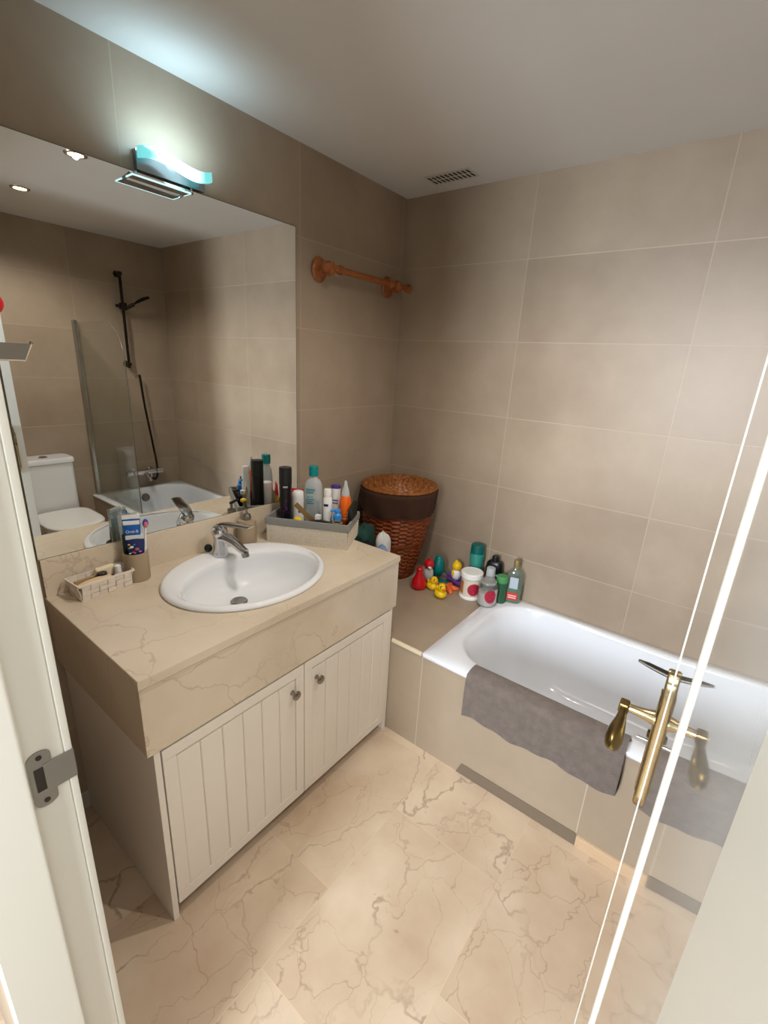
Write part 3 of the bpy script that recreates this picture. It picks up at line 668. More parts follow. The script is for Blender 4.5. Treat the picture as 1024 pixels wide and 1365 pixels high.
# ------------------------------------------------------------------ small baskets on the counter
def woven_wall(bm, p0, p1, z0, z1, nu, nv, th=0.0022, amp=0.0012, flare=0.0, nrm=(0, 0), par=0):
    """a wall of interlaced straps between two points"""
    for i in range(nu):
        for j in range(nv):
            s = 1 if (i + j + par) % 2 else -1
            a, b_ = (i + 0.03) / nu, (i + 0.97) / nu; c, d = (j + 0.04) / nv, (j + 0.96) / nv
            q = []
            for (u, v_, w) in ((a, c, 0), (b_, c, 0), (b_, d, 0), (a, d, 0), (a, c, 1), (b_, c, 1), (b_, d, 1), (a, d, 1)):
                z = z0 + (z1 - z0) * v_
                o_ = amp * s + th * (w - 0.5) + flare * v_
                q.append(bm.verts.new((p0[0] + (p1[0] - p0[0]) * u + nrm[0] * o_, p0[1] + (p1[1] - p0[1]) * u + nrm[1] * o_, z)))
            for f in ((0, 1, 2, 3), (4, 7, 6, 5), (0, 4, 5, 1), (1, 5, 6, 2), (2, 6, 7, 3), (3, 7, 4, 0)): bm.faces.new([q[k] for k in f])
M_strap = mat('white_woven_strap', (226, 216, 204), 0.55, var=0.05, vscale=60)
def basket_mesh(w, d, h, nu, nd, nv, flare=0.0, amp=0.0012, base=0.003, th=0.0022):
    bm = new_bm(); x0, x1, y0, y1 = -w / 2, w / 2, -d / 2, d / 2
    woven_wall(bm, (x0, y0), (x1, y0), 0.001, h, nu, nv, th, amp, flare, (0, -1)); woven_wall(bm, (x0, y1), (x1, y1), 0.001, h, nu, nv, th, amp, flare, (0, 1))
    woven_wall(bm, (x0, y0), (x0, y1), 0.001, h, nd, nv, th, amp, flare, (-1, 0), 1); woven_wall(bm, (x1, y0), (x1, y1), 0.001, h, nd, nv, th, amp, flare, (1, 0), 1)
    box(bm, x0, x1, y0, y1, 0.0, base)
    return bm
sb = thing('small_basket', 'small white woven-strap basket on the left end of the counter', 'basket', (0.0705, -1.622, VH), math.radians(94))
finish('strap_weave', basket_mesh(0.150, 0.070, 0.052, 6, 3, 3, 0.008, 0.0009), M_strap, sb, smooth=False)
bm = new_bm()
for r1 in (rrect(-0.0855, 0.0855, -0.0455, 0.0455, 0.004, 0),):
    loft(bm, [[(x, y, 0.050) for x, y, z in r1], [(x, y, 0.056) for x, y, z in r1], [(x * 0.955, y * 0.91, 0.056) for x, y, z in r1], [(x * 0.955, y * 0.91, 0.050) for x, y, z in r1], [(x, y, 0.050) for x, y, z in r1]], False, False)
bmesh.ops.remove_doubles(bm, verts=bm.verts[:], dist=1e-6); finish('rim_band', bm, M_strap, sb)
def sbl(u, v, z):        # local basket coordinates -> world
    a = math.radians(94); return (0.0705 + u * math.cos(a) - v * math.sin(a), -1.622 + u * math.sin(a) + v * math.cos(a), VH + z)
def simple_lathe(name, prof, m, loc, label, cat, rot=None, n=28, group=None, sx=1, sy=1):
    bm = new_bm(); lathe(bm, prof, n, sx=sx, sy=sy); o = finish(name, bm, m, loc=loc)
    if rot: o.rotation_euler = rot
    return tag(o, label, cat, group)
ct_ = thing('brush', 'cream wooden brush lying in the small white basket', 'brush', sbl(-0.022, -0.016, 0.038), math.radians(94))
bm = new_bm(); tube(bm, bez([(-0.055, 0, 0.004), (-0.02, 0, 0.008), (0.02, 0, 0.008), (0.045, 0.0, 0.006)], 14), [0.008, 0.010, 0.0115, 0.0125, 0.013, 0.013, 0.0135, 0.0135, 0.0135, 0.0135, 0.013, 0.012, 0.010, 0.006, 0.004][:len(bez([(0, 0, 0)] * 4, 14))], 14, squash=0.6); finish('handle', bm, mat('cream_wood', (214, 190, 152), 0.45), ct_)
bm = new_bm(); box(bm, 0.0, 0.045, -0.009, 0.009, -0.014, 0.0, 0.002); finish('bristles', bm, mat('bristle', (186, 160, 120), 0.9), ct_)
bm = new_bm(); box(bm, -0.045, 0.025, -0.004, 0.004, 0.0, 0.030, 0.002)
o = tag(finish('nail_file', bm, mat('tan_card', (176, 148, 104), 0.7), loc=sbl(-0.028, 0.012, 0.022)), 'tan flat file standing on edge in the small basket', 'file'); o.rotation_euler = (0, 0, math.radians(97))
pf = thing('sponge', 'cream folded sponge at the back of the small basket', 'sponge', sbl(0.022, 0.018, 0.030), math.radians(94))
bm = new_bm(); box(bm, -0.030, 0.030, -0.010, 0.010, 0.0, 0.040, 0.008, 4); finish('foam', bm, mat('cream_foam', (232, 216, 184), 0.9, bump=0.4, bscale=200), pf)
jr = thing('cosmetic_jar', 'little jar with a round black lid in the small basket', 'jar', sbl(0.004, -0.002, 0.012), 0)
bm = new_bm(); lathe(bm, [(0.013, 0), (0.0135, 0.002), (0.0135, 0.03)], 24); finish('pot', bm, mat('clear_pot', (150, 140, 130), 0.2), jr)
bm = new_bm(); lathe(bm, [(0.0145, 0.03), (0.0145, 0.046), (0.013, 0.048), (0.0001, 0.048)], 24, cap=False); finish('lid', bm, M_black, jr)
simple_lathe('nail_varnish', [(0.012, 0), (0.013, 0.003), (0.013, 0.026), (0.008, 0.032), (0.0001, 0.032)], mat('maroon_gloss', (88, 34, 52), 0.15), sbl(0.030, -0.010, 0.012), 'little maroon bottle in the small basket beside the white bottle', 'bottle')
vb = thing('small_bottle', 'little white-capped bottle in the right end of the small basket', 'bottle', sbl(0.052, -0.006, 0.012), 0)
bm = new_bm(); lathe(bm, [(0.011, 0), (0.012, 0.002), (0.012, 0.030), (0.008, 0.034)], 24); finish('flask', bm, mat('milky_bottle', (206, 204, 200), 0.2), vb)
bm = new_bm(); lathe(bm, [(0.0095, 0.034), (0.0095, 0.056), (0.008, 0.058), (0.0001, 0.058)], 24, cap=False); finish('cap', bm, M_white, vb)
bm = new_bm(); patch(bm, 0.012, -1.9, 0.9, 0.010, 0.024); finish('label_band', bm, mat('grey_print', (120, 118, 120), 0.6), vb)

# ------------------------------------------------------------------ tumbler with brushes and tubes
TX, TY = 0.068, -1.508
M_taupe = mat('taupe_ceramic', (162, 144, 118), 0.55, var=0.03, vscale=8)
bm = new_bm(); lathe(bm, [(0.0001, 0), (0.036, 0), (0.0385, 0.003), (0.0385, 0.097), (0.0375, 0.099), (0.0355, 0.099), (0.035, 0.097), (0.035, 0.006), (0.0001, 0.006)], 48, cap=False)
tag(finish('tumbler', bm, M_taupe, loc=(TX, TY, VH)), 'taupe ceramic toothbrush tumbler between the small basket and the basin', 'tumbler')
def tube_mesh(bm, w, h, d0=0.017, crimp=0.012, zbase=0.0, n=28):
    rr = []
    for t in (0.0, 0.1, 0.3, 0.5, 0.7, 0.85, 0.95, 1.0):
        a = d0 * (1 - t) ** 0.75 + 0.001; wx = d0 + (w / 2 - d0) * min(1, t * 1.25)
        rr.append([(wx * math.cos(2 * PI * k / n), a * math.sin(2 * PI * k / n), zbase + h * t) for k in range(n)])
    return loft(bm, rr)
def paste(name, label, loc, rot, w, h, body, crimpcol, capcol, group=None):
    t = thing(name, label, 'toothpaste', loc, 0); t.rotation_euler = rot
    bm = new_bm(); tube_mesh(bm, w, h, 0.0115, zbase=0.016); tb = finish('tube_body', bm, body, t, angle=1.2)
    bm = new_bm(); box(bm, -w / 2, w / 2, -0.0014, 0.0014, h + 0.012, h + 0.026, 0.0004); finish('crimp', bm, crimpcol, t)
    bm = new_bm(); lathe(bm, [(0.011, 0.0), (0.0115, 0.002), (0.0105, 0.018)], 22); finish('cap', bm, capcol, t)
    return t
FACE = math.atan2(1.571 - TX, -(-2.14 - TY)) # azimuth of the camera side
M_blue = mat('blue_tube', (14, 92, 178), 0.3); M_navy = mat('navy_print', (22, 36, 92), 0.35)
rzc = math.radians(62)
p1 = paste('toothpaste_tube', 'blue and white toothpaste tube standing in the taupe tumbler', (TX - 0.007, TY + 0.001, VH + 0.012), (0, 0, rzc), 0.052, 0.186, M_blue, M_white, M_white)
lettering('brand_lettering', 'Oral-B', 0.0145, lambda x, y: (x * 0.95, -0.0078, y + 0.156), M_white, p1)
bm = new_bm(); box(bm, -0.0245, 0.0245, -0.0042, 0.0042, 0.178, 0.192, 0.002); finish('white_shoulder', bm, M_white, p1)
p2 = paste('toothpaste_tube', 'short colourful toothpaste tube in front of the blue one in the tumbler', (TX + 0.016, TY - 0.004, VH + 0.012), (-0.06, 0, rzc), 0.054, 0.120, M_navy, mat('pale_crimp', (206, 214, 210), 0.4), M_white)
cols = [(214, 60, 60), (240, 200, 60), (40, 150, 90), (230, 120, 160), (60, 140, 200), (240, 240, 230)]
for q in range(14):
    bm = new_bm(); u_, z_ = random.uniform(-0.02, 0.02), random.uniform(0.085, 0.122); rr_ = random.uniform(0.003, 0.006)
    vs = [bm.verts.new((u_ + rr_ * math.cos(2 * PI * k / 10), -0.0135 * max(0.05, 1 - (z_ - 0.016) / 0.12) ** 0.75 - 0.0032, z_ + rr_ * 0.7 * math.sin(2 * PI * k / 10))) for k in range(10)]
    bm.faces.new(vs); finish('printed_spot', bm, mat('spot_colour', cols[q % 6], 0.4), p2, smooth=False)
tbh = thing('toothbrush', 'toothbrush with a blue and pink head leaning right in the tumbler', 'toothbrush', (TX + 0.010, TY + 0.022, VH + 0.010), 0)
bm = new_bm(); tube(bm, [(0, 0, 0), (0.0, 0.003, 0.06), (0.002, 0.009, 0.125), (0.002, 0.013, 0.165)], [0.005, 0.005, 0.0035, 0.003], 12); finish('handle', bm, M_white, tbh)
bm = new_bm(); ball(bm, (0.002, 0.0155, 0.181), 0.0105, sq=(0.55, 0.9, 1.45)); finish('head', bm, mat('brush_blue', (52, 60, 160), 0.4), tbh)
bm = new_bm(); ball(bm, (0.008, 0.0135, 0.178), 0.008, sq=(0.55, 0.8, 1.3)); finish('bristles', bm, mat('brush_pink', (214, 110, 120), 0.7), tbh)
pk = thing('toothbrush_pack', 'clear packet of blue-green toothbrushes behind the tubes, seen in the mirror', 'toothbrush pack', (TX - 0.024, TY - 0.002, VH + 0.010), math.radians(85))
bm = new_bm(); loft(bm, [[(x * w_, y, z) for x, y in ((-0.5, -0.005), (0.5, -0.005), (0.5, 0.005), (-0.5, 0.005))] for z, w_ in ((0.0, 0.048), (0.10, 0.052), (0.19, 0.056), (0.215, 0.058))]); finish('blister', bm, thin_glass('blister_plastic', (226, 236, 232), 0.3, 0.22), pk, smooth=False)
for q, xq in enumerate((-0.014, 0.010)):
    bm = new_bm(); tube(bm, [(xq, 0.0, 0.02), (xq * 0.9, 0.0, 0.10), (xq * 0.9, 0.0, 0.17)], [0.0035, 0.0045, 0.003], 10); finish('handle', bm, mat('teal_handle', (40, 160, 170) if q else (60, 170, 130), 0.3), pk)
    bm = new_bm(); ball(bm, (xq * 0.9, -0.0065, 0.165), 0.009, sq=(0.8, 0.5, 1.5)); finish('head', bm, mat('teal_head', (0, 120, 150), 0.4), pk)
bm = new_bm(); box(bm, -0.018, 0.012, -0.0066, -0.0054, 0.186, 0.197); finish('printed_strip', bm, mat('print_grey_blue', (96, 112, 140), 0.5), pk)
simple_lathe('dark_brush_stick', [(0.005, 0), (0.006, 0.05), (0.0075, 0.10), (0.0075, 0.145), (0.006, 0.15)], mat('dark_green_plastic', (24, 40, 42), 0.4), (TX - 0.022, TY - 0.020, VH + 0.010), 'dark slim handle at the left edge inside the tumbler', 'brush handle')

# ------------------------------------------------------------------ soap dispenser
sd = thing('soap_dispenser', 'taupe ceramic soap dispenser with a metal pump behind the basin', 'soap dispenser', (0.056, -1.058, VH), math.radians(-28))
bm = new_bm(); lathe(bm, [(0.0001, 0), (0.036, 0), (0.038, 0.003), (0.038, 0.098), (0.0365, 0.101), (0.018, 0.102), (0.0001, 0.102)], 44, cap=False); finish('bottle', bm, M_taupe, sd)
bm = new_bm(); lathe(bm, [(0.017, 0.1015), (0.0175, 0.104), (0.0175, 0.122), (0.016, 0.124), (0.007, 0.125), (0.0055, 0.127), (0.0055, 0.148), (0.0001, 0.149)], 28, cap=False); finish('collar', bm, M_steel, sd)
bm = new_bm(); tube(bm, [(0.004, 0, 0.147), (-0.006, 0, 0.153), (-0.022, 0, 0.163), (-0.034, 0, 0.168)], [0.007, 0.0065, 0.005, 0.0035], 14); finish('pump_head', bm, M_dark, sd)

# ------------------------------------------------------------------ big basket with toiletries
BRZ = math.atan2(0.473, 0.881); BC = (0.207, -0.8257)
bk = thing('storage_basket', 'white woven basket with a grey liner full of toiletries on the counter', 'basket', (BC[0], BC[1], VH), BRZ)
bw, bd_ = 0.345, 0.19
finish('weave', basket_mesh(bw, bd_, 0.098, 40, 22, 14, 0.004, 0.0010, 0.003, 0.0018), mat('cream_paper_weave', (222, 212, 196), 0.7, var=0.06, vscale=90), bk, smooth=False)
M_liner = mat('grey_felt_liner', (136, 136, 132), 0.9, bump=0.3, bscale=300)
bm = new_bm()
def rr4(w, d, z): return rrect(-w / 2, w / 2, -d / 2, d / 2, 0.006, z)
loft(bm, [rr4(bw + .012, bd_ + .012, 0.078), rr4(bw + .0145, bd_ + .0145, 0.080), rr4(bw + .0150, bd_ + .0150, 0.105), rr4(bw + .012, bd_ + .012, 0.108), rr4(bw - .004, bd_ - .004, 0.108), rr4(bw - .007, bd_ - .007, 0.105), rr4(bw - .014, bd_ - .014, 0.006), rr4(bw - .016, bd_ - .016, 0.0045)], cap0=False, cap1=True)
finish('liner', bm, M_liner, bk)
def bl(u, v, z=0.006):
    U = (0.881, 0.473); V = (-0.473, 0.881); c0 = (0.218, -0.811)
    return (c0[0] + u * U[0] + v * V[0], c0[1] + u * U[1] + v * V[1], VH + z)
CAMA = math.atan2(-2.14 + 0.81, 1.571 - 0.21)       # direction from the basket to the camera
def lath_part(name, prof, m, parent, n=32, **k):
    bm = new_bm(); lathe(bm, prof, n, cap=k.pop('cap', True), **k); return finish(name, bm, m, parent)
# black spray can
sc_ = thing('spray_can', 'tall black hairspray can with purple print in the basket', 'spray can', bl(-0.141, -0.012))
lath_part('can', [(0.024, 0), (0.026, 0.003), (0.026, 0.222), (0.0245, 0.226)], M_black, sc_)
lath_part('cap', [(0.0262, 0.226), (0.0265, 0.229), (0.0265, 0.292), (0.025, 0.297), (0.0001, 0.298)], M_blackm, sc_, cap=False)
bm = new_bm()
for q in range(26):
    a = CAMA + random.uniform(-0.6, 0.75); z = random.uniform(0.06, 0.165); w_ = 0.05 + 0.13 * random.random()
    if z > 0.16 - 0.09 * abs(a - CAMA - 0.1): continue
    patch(bm, 0.026, a - w_ / 2, a + w_ / 2, z, z + random.uniform(0.004, 0.012), 4, thick=0.0004 + 0.00005 * q)
finish('purple_print', bm, mat('purple_print', (112, 34, 128), 0.3), sc_)
bm = new_bm(); patch(bm, 0.026, CAMA - 0.32, CAMA + 0.42, 0.214, 0.2205, 8); finish('silver_print', bm, mat('silver_print', (170, 170, 172), 0.3), sc_)
# clear bottle with teal cap and teal printing
cl = thing('clear_bottle', 'tall clear bottle with a teal cap and teal print in the basket', 'bottle', bl(-0.036, 0.046), BRZ)
M_liq = thin_glass('pale_liquid', (196, 222, 224), 0.25, 0.35)
bm = new_bm(); rr = []
for z, w_, d_ in ((0.0, .036, .024), (0.004, .0385, .026), (0.20, .0385, .026), (0.222, .036, .0245), (0.238, .027, .020), (0.246, .0165, .0155), (0.262, .0145, .0145)):
    rr.append([(w_ * math.copysign(abs(math.cos(a)) ** 0.8, math.cos(a)), d_ * math.copysign(abs(math.sin(a)) ** 0.8, math.sin(a)), z) for a in [2 * PI * k / 40 for k in range(40)]])
loft(bm, rr); finish('bottle', bm, M_frostp, cl, angle=1.0)
bm = new_bm(); rr = []
for z, w_, d_ in ((0.003, .034, .022), (0.006, .0365, .024), (0.150, .0365, .024)):
    rr.append([(w_ * math.copysign(abs(math.cos(a)) ** 0.8, math.cos(a)), d_ * math.copysign(abs(math.sin(a)) ** 0.8, math.sin(a)), z) for a in [2 * PI * k / 40 for k in range(40)]])
loft(bm, rr); finish('liquid', bm, mat('aqua_liquid', (150, 186, 190), 0.3, alpha=1.0), cl, angle=1.0)
M_teal = mat('teal_plastic', (0, 134, 134), 0.3)
lath_part('cap', [(0.0195, 0.258), (0.020, 0.260), (0.020, 0.296), (0.018, 0.300), (0.0001, 0.300)], M_teal, cl, cap=False)
bm = new_bm()
for zz, wd in ((0.196, 0.040), (0.184, 0.040), (0.166, 0.034), (0.156, 0.036), (0.147, 0.030), (0.138, 0.034)):
    nb = 6 if zz > 0.18 else 11
    for q in range(nb):
        if random.random() < 0.12: continue
        xa = -0.024 + wd * q / nb; box(bm, xa, xa + wd / nb * 0.72, -0.0272, -0.0265, zz, zz + (0.0085 if nb == 6 else 0.0045))
finish('teal_print', bm, mat('teal_print', (30, 148, 158), 0.5), cl, smooth=False)
# white roll-on
ro = thing('roll_on', 'white round-topped deodorant with blue mark beside the clear bottle', 'deodorant', bl(-0.102, 0.036))
lath_part('body', [(0.023, 0), (0.025, 0.003), (0.026, 0.12), (0.0255, 0.15)], M_white, ro)
lath_part('cap', [(0.0258, 0.15), (0.026, 0.165), (0.0255, 0.178), (0.020, 0.186), (0.0001, 0.188)], M_white, ro, cap=False)
bm = new_bm(); patch(bm, 0.026, CAMA + 0.05, CAMA + 0.7, 0.094, 0.114); finish('blue_mark', bm, mat('indigo_print', (62, 72, 168), 0.4), ro)
# small white spray bottle
ws = thing('spray_bottle', 'slim white spray deodorant with a navy band near the basket front', 'deodorant', bl(0.052, -0.038))
lath_part('body', [(0.017, 0), (0.019, 0.003), (0.0195, 0.05), (0.0175, 0.075), (0.0185, 0.10), (0.020, 0.15), (0.0195, 0.185), (0.016, 0.195)], M_white, ws)
lath_part('cap', [(0.0145, 0.195), (0.0165, 0.20), (0.0165, 0.222), (0.014, 0.228), (0.0001, 0.229)], M_white, ws, cap=False)
bm = new_bm(); patch(bm, 0.0203, CAMA - 0.9, CAMA + 0.1, 0.158, 0.168); finish('navy_band', bm, M_navy, ws)
# white tube with purple cap
wt = thing('cream_tube', 'white cream tube with a purple top and navy base behind the spray', 'cream tube', bl(0.066, 0.036))
wt.rotation_euler = (0, 0, BRZ)
bm = new_bm(); loft(bm, [[(0.020 * f * math.cos(2 * PI * k / 28), 0.016 * f * math.sin(2 * PI * k / 28), z) for k in range(28)] for z, f in ((0.03, 0.95), (0.10, 1.0), (0.215, 1.05))]); finish('tube_body', bm, M_white, wt, angle=1.0)
lath_part('purple_top', [(0.0212, 0.215), (0.0216, 0.222), (0.020, 0.228), (0.0001, 0.229)], mat('purple_plastic', (70, 48, 128), 0.35), wt, cap=False, sy=0.78)
lath_part('base_cap', [(0.0185, 0.0), (0.019, 0.03), (0.0001, 0.031)], M_navy, wt, cap=False, sy=0.85)
bm = new_bm()
for zz in (0.15, 0.162): box(bm, -0.010, 0.016, -0.0172, -0.0160, zz, zz + 0.005)
finish('printed_lines', bm, mat('print_violet', (100, 90, 150), 0.5), wt, smooth=False)
# orange bottle with clear pump cap
og = thing('orange_bottle', 'orange sun-cream bottle with a clear pointed cap in the basket', 'bottle', bl(0.118, 0.000))
M_or = mat('orange_plastic', (236, 104, 22), 0.3); 
lath_part('base', [(0.020, 0), (0.0215, 0.003), (0.0215, 0.09)], mat('amber_gel', (150, 62, 24), 0.2), og)
lath_part('bottle', [(0.0215, 0.09), (0.0235, 0.10), (0.0245, 0.135), (0.024, 0.175), (0.020, 0.192), (0.014, 0.200)], M_or, og)
lath_part('clear_cap', [(0.018, 0.196), (0.0175, 0.205), (0.013, 0.225), (0.0075, 0.240), (0.006, 0.256), (0.004, 0.259), (0.0001, 0.26)], M_frostp, og, cap=False)
bm = new_bm()
for k in range(20):
    a = CAMA + 0.34 * math.cos(2 * PI * k / 20); z = 0.122 + 0.0085 * math.sin(2 * PI * k / 20); patch(bm, 0.0246, a - 0.03, a + 0.03, z - 0.001, z + 0.001, 2)
patch(bm, 0.0236, CAMA - 0.55, CAMA + 0.55, 0.099, 0.102, 8)
finish('ring_mark', bm, mat('pale_orange_print', (255, 200, 150), 0.4), og)
# dark pump bottle with blue pump
bp2 = thing('pump_bottle', 'short dark bottle with a bright blue pump at the basket front', 'bottle', bl(0.100, -0.056))
lath_part('bottle', [(0.020, 0), (0.022, 0.003), (0.022, 0.085), (0.012, 0.098)], mat('dark_bottle', (34, 36, 40), 0.25), bp2)
M_bp = mat('bright_blue_plastic', (50, 140, 214), 0.35)
lath_part('pump_collar', [(0.0115, 0.095), (0.0165, 0.100), (0.0185, 0.112), (0.0175, 0.126), (0.010, 0.134), (0.008, 0.137)], M_bp, bp2)
bm = new_bm(); lathe(bm, [(0.009, 0.137), (0.0125, 0.140), (0.0125, 0.150), (0.0001, 0.152)], 24, cap=False); tube(bm, [(-0.002, 0, 0.146), (-0.012, -0.014, 0.147), (-0.019, -0.023, 0.143)], [0.006, 0.0055, 0.004], 12); finish('pump_head', bm, M_bp, bp2)
# packets and small things
def packet(name, label, cat, loc, rz, w, h, m, band=None, tilt=0.0):
    t = thing(name, label, cat, loc, rz); t.rotation_euler = (tilt, 0, rz)
    bm = new_bm(); n = 24
    loft(bm, [[(w / 2 * f * math.cos(2 * PI * k / n), 0.010 * g * math.sin(2 * PI * k / n), z) for k in range(n)] for z, f, g in ((0.0, 0.98, 0.1), (h * 0.2, 0.95, 0.9), (h * 0.6, 0.96, 0.9), (h * 0.9, 1.0, 0.25), (h, 1.0, 0.06))]); finish('pouch', bm, m, t, angle=1.0)
    if band:
        bm = new_bm(); loft(bm, [[(w / 2 * f * 1.02 * math.cos(2 * PI * k / n), 0.010 * g * 1.08 * math.sin(2 * PI * k / n), z) for k in range(n)] for z, f, g in ((h * 0.72, 0.97, 0.75), (h * 0.9, 1.0, 0.3), (h * 1.005, 1.0, 0.12))], cap0=False); finish('red_band', bm, band, t, angle=1.0)
    return t
packet('snack_pouch', 'yellow pouch with a red top at the back left of the basket', 'pouch', bl(-0.128, 0.074, 0.010), BRZ + 0.05, 0.074, 0.180, mat('yellow_foil', (236, 186, 30), 0.35), mat('red_foil', (206, 40, 44), 0.35))
bm = new_bm(); box(bm, -0.05, 0.055, -0.001, 0.001, -0.012, 0.012, 0.0008)
kh = tag(finish('khaki_strap', bm, mat('khaki_fabric', (146, 118, 70), 0.8), loc=bl(-0.045, -0.052, 0.127)), 'khaki strap hanging diagonally across the basket front', 'strap'); kh.rotation_euler = (0.1, 0.72, BRZ)
bm = new_bm(); ball(bm, (0, 0, 0), 0.014, sq=(1.5, 1, 0.9)); tag(finish('yellow_cap', bm, mat('yellow_plastic', (240, 200, 26), 0.4), loc=bl(-0.068, -0.066, 0.097)), 'small rounded yellow cap low at the basket front', 'cap')
sq = thing('little_vial', 'tiny clear vial with a square white cap at the basket front', 'vial', bl(0.018, -0.058, 0.075), BRZ)
bm = new_bm(); box(bm, -0.0105, 0.0105, -0.0105, 0.0105, 0.0, 0.030, 0.002); finish('glass_body', bm, M_clearp, sq)
bm = new_bm(); box(bm, -0.011, 0.011, -0.011, 0.011, 0.030, 0.050, 0.002); finish('cap', bm, M_white, sq)
bm = new_bm(); tube(bm, bez([(-0.05, 0, 0.0), (-0.02, 0.0, 0.006), (0.03, 0, 0.002), (0.06, 0, 0.006)], 14), 0.010, 12, squash=0.5); o = tag(finish('black_comb', bm, M_black, loc=bl(0.045, -0.074, 0.098)), 'black comb lying along the basket front', 'comb'); o.rotation_euler = (0, 0, BRZ)
bm = new_bm(); box(bm, -0.009, 0.009, -0.05, 0.05, -0.085, 0.0, 0.004); o = tag(finish('black_case', bm, mat('black_green_case', (22, 34, 30), 0.4), loc=bl(0.151, -0.004, 0.166)), 'dark upright case at the right end of the basket behind the orange bottle', 'case'); o.rotation_euler = (0.12, 0, BRZ)
rg = bez([(-0.02, -0.008, 0), (0, -0.016, 0.002), (0.02, -0.006, 0.001), (0.012, 0.010, 0.001), (-0.012, 0.010, 0.003), (-0.02, -0.006, 0)], 30)
bm = new_bm(); tube(bm, rg, 0.0022, 8); o = tag(finish('tan_cord', bm, mat('tan_cord', (150, 122, 84), 0.7), loc=bl(0.108, -0.084, 0.108)), 'loop of tan cord beside the blue pump', 'cord'); o.rotation_euler = (0, 0, BRZ)

# ------------------------------------------------------------------ bath toys on the ledge
ZL = ZB - 0.004
M_ylw = mat('duck_yellow', (240, 200, 20), 0.3); M_orb = mat('beak_orange', (236, 110, 24), 0.35); M_red = mat('toy_red', (206, 24, 32), 0.28)
def duck(loc, rz, label, s=1.0):
    t = thing('rubber_duck', label, 'rubber duck', loc, rz, 'rubber ducks on the ledge')
    bm = new_bm(); ball(bm, (0, 0, 0.021 * s), 0.030 * s, sq=(1.15, 0.92, 0.72)); tube(bm, [(-0.022 * s, 0, 0.025 * s), (-0.034 * s, 0, 0.034 * s), (-0.040 * s, 0, 0.043 * s)], [0.013 * s, 0.008 * s, 0.002 * s], 12); finish('body', bm, M_ylw, t, angle=2.5)
    bm = new_bm(); ball(bm, (0.010 * s, 0, 0.054 * s), 0.0195 * s); finish('head', bm, M_ylw, t)
    bm = new_bm(); ball(bm, (0.030 * s, 0, 0.051 * s), 0.0085 * s, sq=(1.0, 1.1, 0.5)); finish('beak', bm, M_orb, t)
    for sg in (-1, 1):
        bm = new_bm(); tube(bm, [(0.024 * s + 0.006 * s * math.cos(2 * PI * k / 12) * 0.3, sg * (0.0095 + 0.0062 * math.cos(2 * PI * k / 12)) * s, (0.061 + 0.0062 * math.sin(2 * PI * k / 12)) * s) for k in range(13)], 0.0016 * s, 6); finish('eye_ring', bm, M_black, t)
    return t
duck((0.545, -0.262, ZL), math.radians(-35), 'yellow rubber duck nearest the front, with dark goggles', 1.12)
duck((0.468, -0.215, ZL), math.radians(-20), 'yellow rubber duck just behind the front duck, touching the red toy', 1.05)
# red pear-shaped squirter
rp2 = thing('bath_squirter', 'red pear-shaped bath squirter toy at the left of the toys', 'bath toy', (0.405, -0.252, ZL))
lath_part('bulb', [(0.024, 0), (0.038, 0.006), (0.041, 0.022), (0.036, 0.045), (0.024, 0.068), (0.017, 0.088), (0.015, 0.104)], M_red, rp2)
lath_part('nozzle', [(0.0165, 0.104), (0.0165, 0.112), (0.012, 0.117), (0.0001, 0.118)], M_red, rp2, cap=False)
# red-headed bird toy with white belly
wd = thing('bath_bird', 'grey and white bath bird with a red head standing behind the ducks', 'bath toy', (0.408, -0.168, ZL), math.radians(-50))
bm = new_bm(); ball(bm, (0, 0, 0.055), 0.030, sq=(0.95, 0.95, 1.5)); finish('body', bm, mat('toy_grey', (196, 198, 196), 0.4), wd)
bm = new_bm(); ball(bm, (0.002, 0, 0.112), 0.028, sq=(1, 1, 0.95)); ball(bm, (-0.006, 0, 0.130), 0.014, sq=(1.2, 0.7, 0.9)); finish('red_head', bm, M_red, wd, angle=2.5)
bm = new_bm(); ball(bm, (0.027, 0, 0.103), 0.010, sq=(1.5, 1, 0.6)); finish('beak', bm, M_white, wd)
bm = new_bm(); ball(bm, (0.010, -0.02, 0.008), 0.016, sq=(1.6, 0.9, 0.5)); ball(bm, (0.010, 0.02, 0.008), 0.016, sq=(1.6, 0.9, 0.5)); finish('feet', bm, mat('toy_turquoise', (20, 140, 136), 0.35), wd, angle=2.5)
# teal dolphin
dp = thing('bath_dolphin', 'teal bath whale with a white belly behind the red-headed bird', 'bath toy', (0.425, -0.098, ZL), math.radians(-35))
bm = new_bm(); pth = bez([(-0.055, 0, 0.012), (-0.02, 0, 0.030), (0.005, 0, 0.062), (0.008, 0, 0.100), (0.002, 0, 0.128)], 20); tube(bm, pth, [0.006 + 0.026 * math.sin(PI * min(1, 0.05 + k / len(pth) * 0.78)) for k in range(len(pth))], 20); ball(bm, (0.002, 0, 0.124), 0.0215); M_tq = mat('toy_teal', (0, 112, 112), 0.32); finish('body', bm, M_tq, dp, angle=2.5)
bm = new_bm(); ball(bm, (0.025, 0, 0.085), 0.020, sq=(0.6, 0.8, 1.5)); finish('belly', bm, M_white, dp)
for sg in (-1, 1):
    bm = new_bm(); tube(bm, [(0.0, sg * 0.022, 0.07), (0.004, sg * 0.042, 0.05), (0.008, sg * 0.052, 0.032)], [0.012, 0.010, 0.003], 10, squash=0.5); finish('fin', bm, M_tq, dp)
bm = new_bm(); ball(bm, (0.045, 0.0, 0.010), 0.030, sq=(1.0, 1.3, 0.32)); finish('tail_fluke', bm, M_tq, dp)
